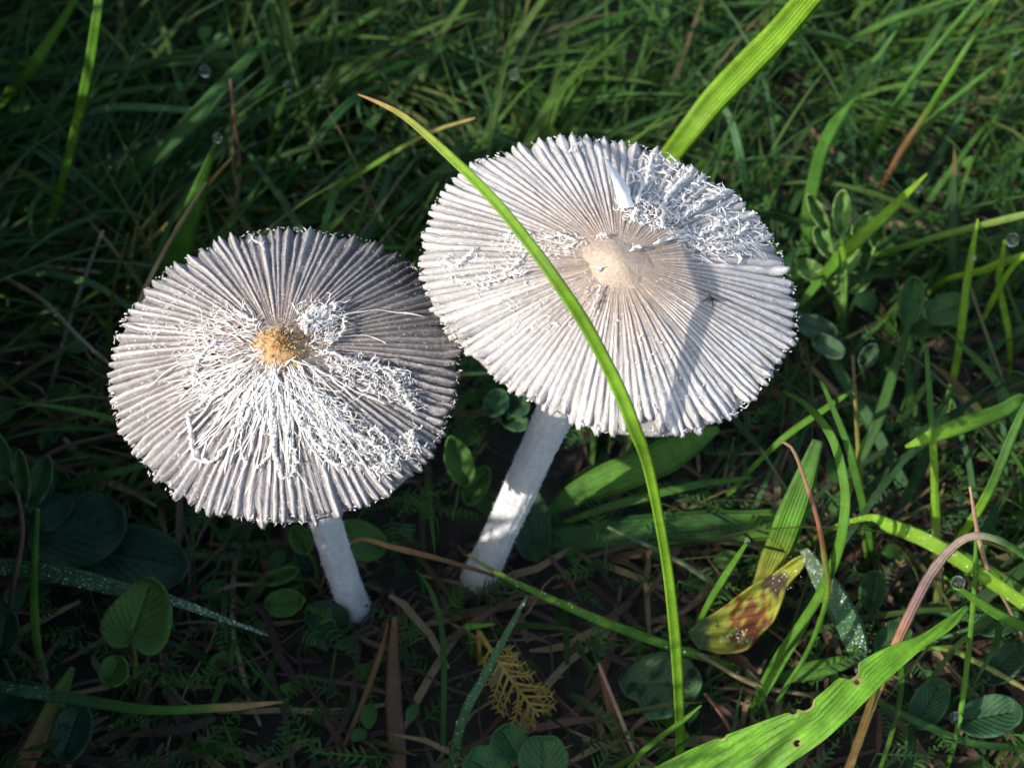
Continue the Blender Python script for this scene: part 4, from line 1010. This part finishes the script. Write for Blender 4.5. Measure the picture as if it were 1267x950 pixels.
def add_strip(mb, C, w, col, roll):
    n = len(C); T, W, Nn = frames(C, roll, np.tile(np.array((0, -.4, 1.0)), (n, 1)) + 0 * C)
    hw = (w / 2)[:, None]
    V = np.stack((C - W * hw + Nn * hw * .3, C, C + W * hw + Nn * hw * .3), 1)
    f = []
    for i in range(n - 1):
        for j in (0, 1): f.append((i * 3 + j, i * 3 + j + 1, i * 3 + j + 4, i * 3 + j + 3))
    U = np.zeros((n, 3, 3)); U[:, :, 0] = (-1, 0, 1)
    mb.add(V.reshape(-1, 3), f, np.repeat(col[:, None], 3, 1).reshape(-1, 3), U.reshape(-1, 3))
def taper(n): t = np.linspace(0, 1, n); return np.interp(t, (0, .15, .55, .85, 1), (.7, 1, .95, .55, .06))
PAL = [(.026, .085, .016), (.038, .112, .018), (.054, .145, .020), (.045, .125, .040), (.080, .175, .022), (.10, .115, .028)]
def zone(x, y):
    """how open the sward is: dense behind, thin litter in front"""
    q = project(np.array([(x, y, .3)]))[0]
    return q[0], q[1]

REG = [('in the shaded sward behind the grey cap', (-9.5, -1.0), (14.5, 24), 46, 'blades behind the grey cap'),
       ('in the sward behind the pale cap', (-.5, 9.5), (16.5, 25), 46, 'blades behind the pale cap'),
       ('in the sunlit tangle beside the jointed stem', (3.8, 8.5), (8.5, 15.5), 34, 'blades round the jointed stem')]
for label, xr, yr, cnt, grp in REG:
    k = 0
    while k < cnt:
        x, y = rng.uniform(*xr), rng.uniform(*yr)
        L = rng.uniform(2.2, 5.0); az = rng.normal(.75, .75) if rng.random() < .7 else rng.uniform(0, 6.28)
        C = make_curve(x, y, L, az, rng.uniform(25, 62), rng.uniform(.2, 1.3), 14)
        if hides_hero(C) or C[:, 2].max() > 3.2 or (2.8 < x < 6.4 and 11.5 < y < 16.8): continue
        k += 1; n = 22; C = spline(C, n); w = rng.uniform(.09, .21) * taper(n)
        ci = rng.integers(0, 5); c = np.array(PAL[ci]); cc = np.tile(c, (n, 1)) * (1 + .05 * rng.normal(size=(n, 1)))
        tan = rng.random() < .25
        if tan: cc[-4:] = cc[-4:] * .4 + np.array(TAN) * .35
        top = C[:, 2].max(); end = C[-1, 2]
        look = ('thin' if w.max() < .13 else 'narrow' if w.max() < .17 else 'broad',
                ['dark green', 'deep green', 'mid green', 'bluish green', 'light green'][ci] + (' tan-tipped' if tan else ''),
                'lying' if top < 1.0 else 'arching' if end < top - .15 else 'short upright' if L < 3.4 else 'long upright')
        mb = MB(); add_blade(mb, C, w, cc, rng.normal() * .5, .3, .015)
        tag(mb.build(G, M_GRASS, None, C[0]), '%s %s %s grass blade ' % look + label, 'grass blade', '%s %s %s ' % look + grp)

def scatter_grass():
    tufts = [(rng.uniform(0, 6.28) if rng.random() < .35 else rng.normal(.75, .7), rng.uniform(25, 68), rng.uniform(.6, 1.15), rng.uniform(.4, 1.1), rng.integers(0, 6) if rng.random() < .8 else 4) for _ in range(400)]
    spots = [((rng.uniform(-12.5, 12.5), rng.uniform(6.0, 29)) if rng.random() < .7 else (rng.normal() * 22, 14 + rng.normal() * 22)) for _ in range(400)]
    mb = MB(); k = 0; tries = 0
    while k < 7600 and tries < 40000:
        tries += 1
        ti = rng.integers(0, 400); ta, tl, tc, tw, tp = tufts[ti]
        x, y = spots[ti][0] + rng.normal() * .45, spots[ti][1] + rng.normal() * .45
        inner = abs(x) < 13 and 5.5 < y < 30
        px, py = zone(x, y) if y > 1 else (-999, 9999)
        dens = 1.0
        if inner:
            dens = np.interp(py, (-100, 300, 520, 680, 950), (1, 1, .75, .33, .28))
            if px > 900: dens = max(dens, .55)
        if rng.random() > dens: continue
        small = py > 560 and px < 950
        L = rng.uniform(1.6, 5.2) if not small else rng.uniform(.6, 2.0)
        if abs(x) < 9 and y < 8.0: L = rng.uniform(.5, 1.6)
        az = ta + rng.normal() * .38 if rng.random() < .85 else rng.uniform(0, 6.28)
        C = make_curve(x, y, L, az, np.clip(tl + rng.normal() * 13, 12, 80), rng.uniform(.3, 1.6), 8)
        if inner and hides_hero(C): continue
        if C[:, 2].max() > 2.6 and inner: continue
        if 2.8 < x < 6.4 and 11.5 < y < 16.8 and C[:, 2].max() > 1.1: continue
        k += 1
        c = np.array(PAL[tp if rng.random() < .7 else rng.integers(0, 5)]) * rng.uniform(.6, 1.05) * tc
        cc = np.tile(c, (8, 1))
        if rng.random() < (.12 if py > 500 else .05): cc = np.linspace(0, 1, 8)[:, None] * (np.array((.13, .095, .045)) - c) + c
        add_strip(mb, C, (rng.uniform(.04, .13) if rng.random() < .8 else rng.uniform(.12, .22)) * tw * taper(8), cc, rng.normal() * .6)
    tag(mb.build('meadow_grass', M_GRASS), 'dense short tangled meadow grass covering the ground', 'grass', kind='stuff')
scatter_grass()

def scatter_litter():
    mb = MB()
    for _ in range(2600):
        inner = rng.random() < .75
        x, y = (rng.uniform(-10, 10), rng.uniform(6.5, 22)) if inner else (rng.normal() * 20, 14 + rng.normal() * 18)
        L = rng.uniform(.5, 2.6); az = rng.uniform(0, 6.28)
        P = [np.array((x, y, rng.uniform(-.05, .35)))]
        for i in range(5):
            P.append(P[-1] + np.array((math.cos(az), math.sin(az), rng.normal() * .12)) * L / 5); az += rng.normal() * .18
            P[-1][2] = np.clip(P[-1][2], 0.0, .6)
        P = np.array(P)
        if inner and hides_hero(P): continue
        if y > 13.5 and rng.random() < .6: continue
        c = np.array([(.10, .065, .04), (.16, .11, .06), (.06, .04, .028), (.24, .18, .09), (.13, .07, .045)][rng.integers(0, 5)]) * rng.uniform(.6, 1.1)
        add_strip(mb, P, rng.uniform(.03, .13) * np.array((.5, 1, 1, .9, .8, .3)), np.tile(c, (6, 1)), rng.normal() * .5)
    for c in (capL, capR):
        for _ in range(70):
            a = rng.uniform(0, 6.28); q = rng.uniform(.2, .75); p = c.base + np.array((math.cos(a) * q, math.sin(a) * q, rng.uniform(.0, .12)))
            t = a + math.pi / 2 + rng.normal() * .7; L = rng.uniform(.3, .9)
            P = np.array([p + np.array((math.cos(t) * L * u_, math.sin(t) * L * u_, .06 - .3 * u_ * u_ + rng.normal() * .03)) for u_ in np.linspace(-.5, .5, 6)])
            cl = np.array([(.09, .06, .04), (.05, .035, .025), (.13, .095, .055)][rng.integers(0, 3)])
            add_strip(mb, P, rng.uniform(.03, .09) * np.array((.3, 1, 1, 1, .8, .3)), np.tile(cl, (6, 1)), rng.normal() * .5)
    tag(mb.build('plant_litter', M_STRAW), 'brown dead straw and leaf litter on the soil', 'litter', kind='stuff')
scatter_litter()

def scatter_cover():
    """tiny feathery and oval leaves close to the soil"""
    mb = MB()
    for _ in range(1900):
        inner = rng.random() < .8
        x, y = (rng.uniform(-10, 10), rng.uniform(6.8, 23)) if inner else (rng.normal() * 18, 14 + rng.normal() * 16)
        z = rng.uniform(.1, .7); c = np.array(PAL[rng.integers(0, 4)]) * rng.uniform(.6, 1.2); p = np.array((x, y, z))
        if inner and hides_hero(p[None]): continue
        zx, zy = zone(x, y) if y > 1 else (0, 0)
        if 560 < zx < 720 and 760 < zy < 950: continue
        if rng.random() < .85:                       # feathery sprig
            az = rng.uniform(0, 6.28); d = np.array((math.cos(az), math.sin(az), .25)); s = np.array((-d[1], d[0], 0)); L = rng.uniform(.4, .9)
            add_strip(mb, np.array([(x, y, -.1), p, p + d * L * .5, p + d * L]), np.array((.02, .025, .02, .008)), np.tile(c, (4, 1)), 0)
            for q in np.linspace(.15, .95, 7):
                for sg in (-1, 1):
                    b = p + d * L * q; e = b + (s * sg + d * .6) * .16 * (1.1 - q) + np.array((0, 0, rng.normal() * .02))
                    add_strip(mb, np.array([b, b * .5 + e * .5, e]), np.array((.03, .035, .008)), np.tile(c, (3, 1)), rng.normal() * .5)
        else:                                        # oval leaflet on a stalk
            az = rng.uniform(0, 6.28); d = np.array((math.cos(az), math.sin(az), rng.normal() * .3)); L = rng.uniform(.2, .55)
            add_strip(mb, np.array([(x, y, -.1), p * .5 + np.array((x, y, 0)) * .5, p]), np.array((.02, .02, .02)), np.tile(c, (3, 1)), 0)
            t = np.linspace(0, 1, 7); C = p + d * (L * t)[:, None]; C[:, 2] -= .12 * t ** 2
            add_strip(mb, C, L * .75 * np.sin(np.pi * (t * .94 + .03)) ** .7, np.tile(c, (7, 1)), rng.normal() * .3)
    tag(mb.build('ground_cover', M_WEED), 'tiny feathery and oval ground leaves low among the grass', 'ground cover', kind='stuff')
scatter_cover()

def scatter_tall():
    """tall grass added out of view, sunward, to shade soil and stems"""
    mb = MB(); k = 0; d = SUN_TRAVEL
    while k < 3100:
        u = rng.random()
        near = u > .73
        if u < .26: x, y, top = rng.uniform(-24, -12.5), rng.uniform(8.2, 30), rng.uniform(5, 12.5)
        elif u < .85: x, y, top = rng.uniform(-15, -7.2), rng.uniform(-2, 9), rng.uniform(4.5, 9.5)
        else: x, y, top = rng.uniform(-12, 2), rng.uniform(-7, 4.5), rng.uniform(3.0, 7)
        if near: x, y, top = rng.uniform(-10, -6.8), rng.uniform(4.0, 9), rng.uniform(3.5, 8)
        if math.hypot(x, y) < 3.0: continue
        C = make_curve(x, y, top * 1.12, rng.uniform(0, 6.28), rng.uniform(5, 26), rng.uniform(.1, .7), 9)
        q = project(C)
        if np.any((q[:, 0] > -25) & (q[:, 0] < PW + 25) & (q[:, 1] > -25) & (q[:, 1] < PH + 25) & (q[:, 2] > 0)): continue
        bad = False
        D = spline(C, 40)
        for c in (capL, capR):                      # the added shade leaves out blades that would darken the caps
            t = ((c.O - D) @ c.n) / (d @ c.n); h = D + t[:, None] * d - c.O
            if np.any((np.linalg.norm(h, axis=1) < c.R * 1.13) & (t > 0)): bad = True
        if bad: continue
        t = (D[:, 2] - 2.0) / .75; h = D + t[:, None] * d      # and most that would darken the weeds beyond them
        if np.any((t > 0) & (h[:, 0] > 2.6) & (h[:, 0] < 8.5) & (h[:, 1] > 8) & (h[:, 1] < 17)) and rng.random() < .85: continue
        k += 1
        c = np.array(PAL[rng.integers(0, 5)]) * rng.uniform(.8, 1.2)
        add_strip(mb, C, rng.uniform(.25, .55) * taper(9), np.tile(c, (9, 1)), rng.uniform(0, 3.1))
    tag(mb.build('added_shade_grass', M_GRASS), 'unseen tall grass added on the sunny side to shade the soil and stems', 'grass', kind='stuff')
scatter_tall()
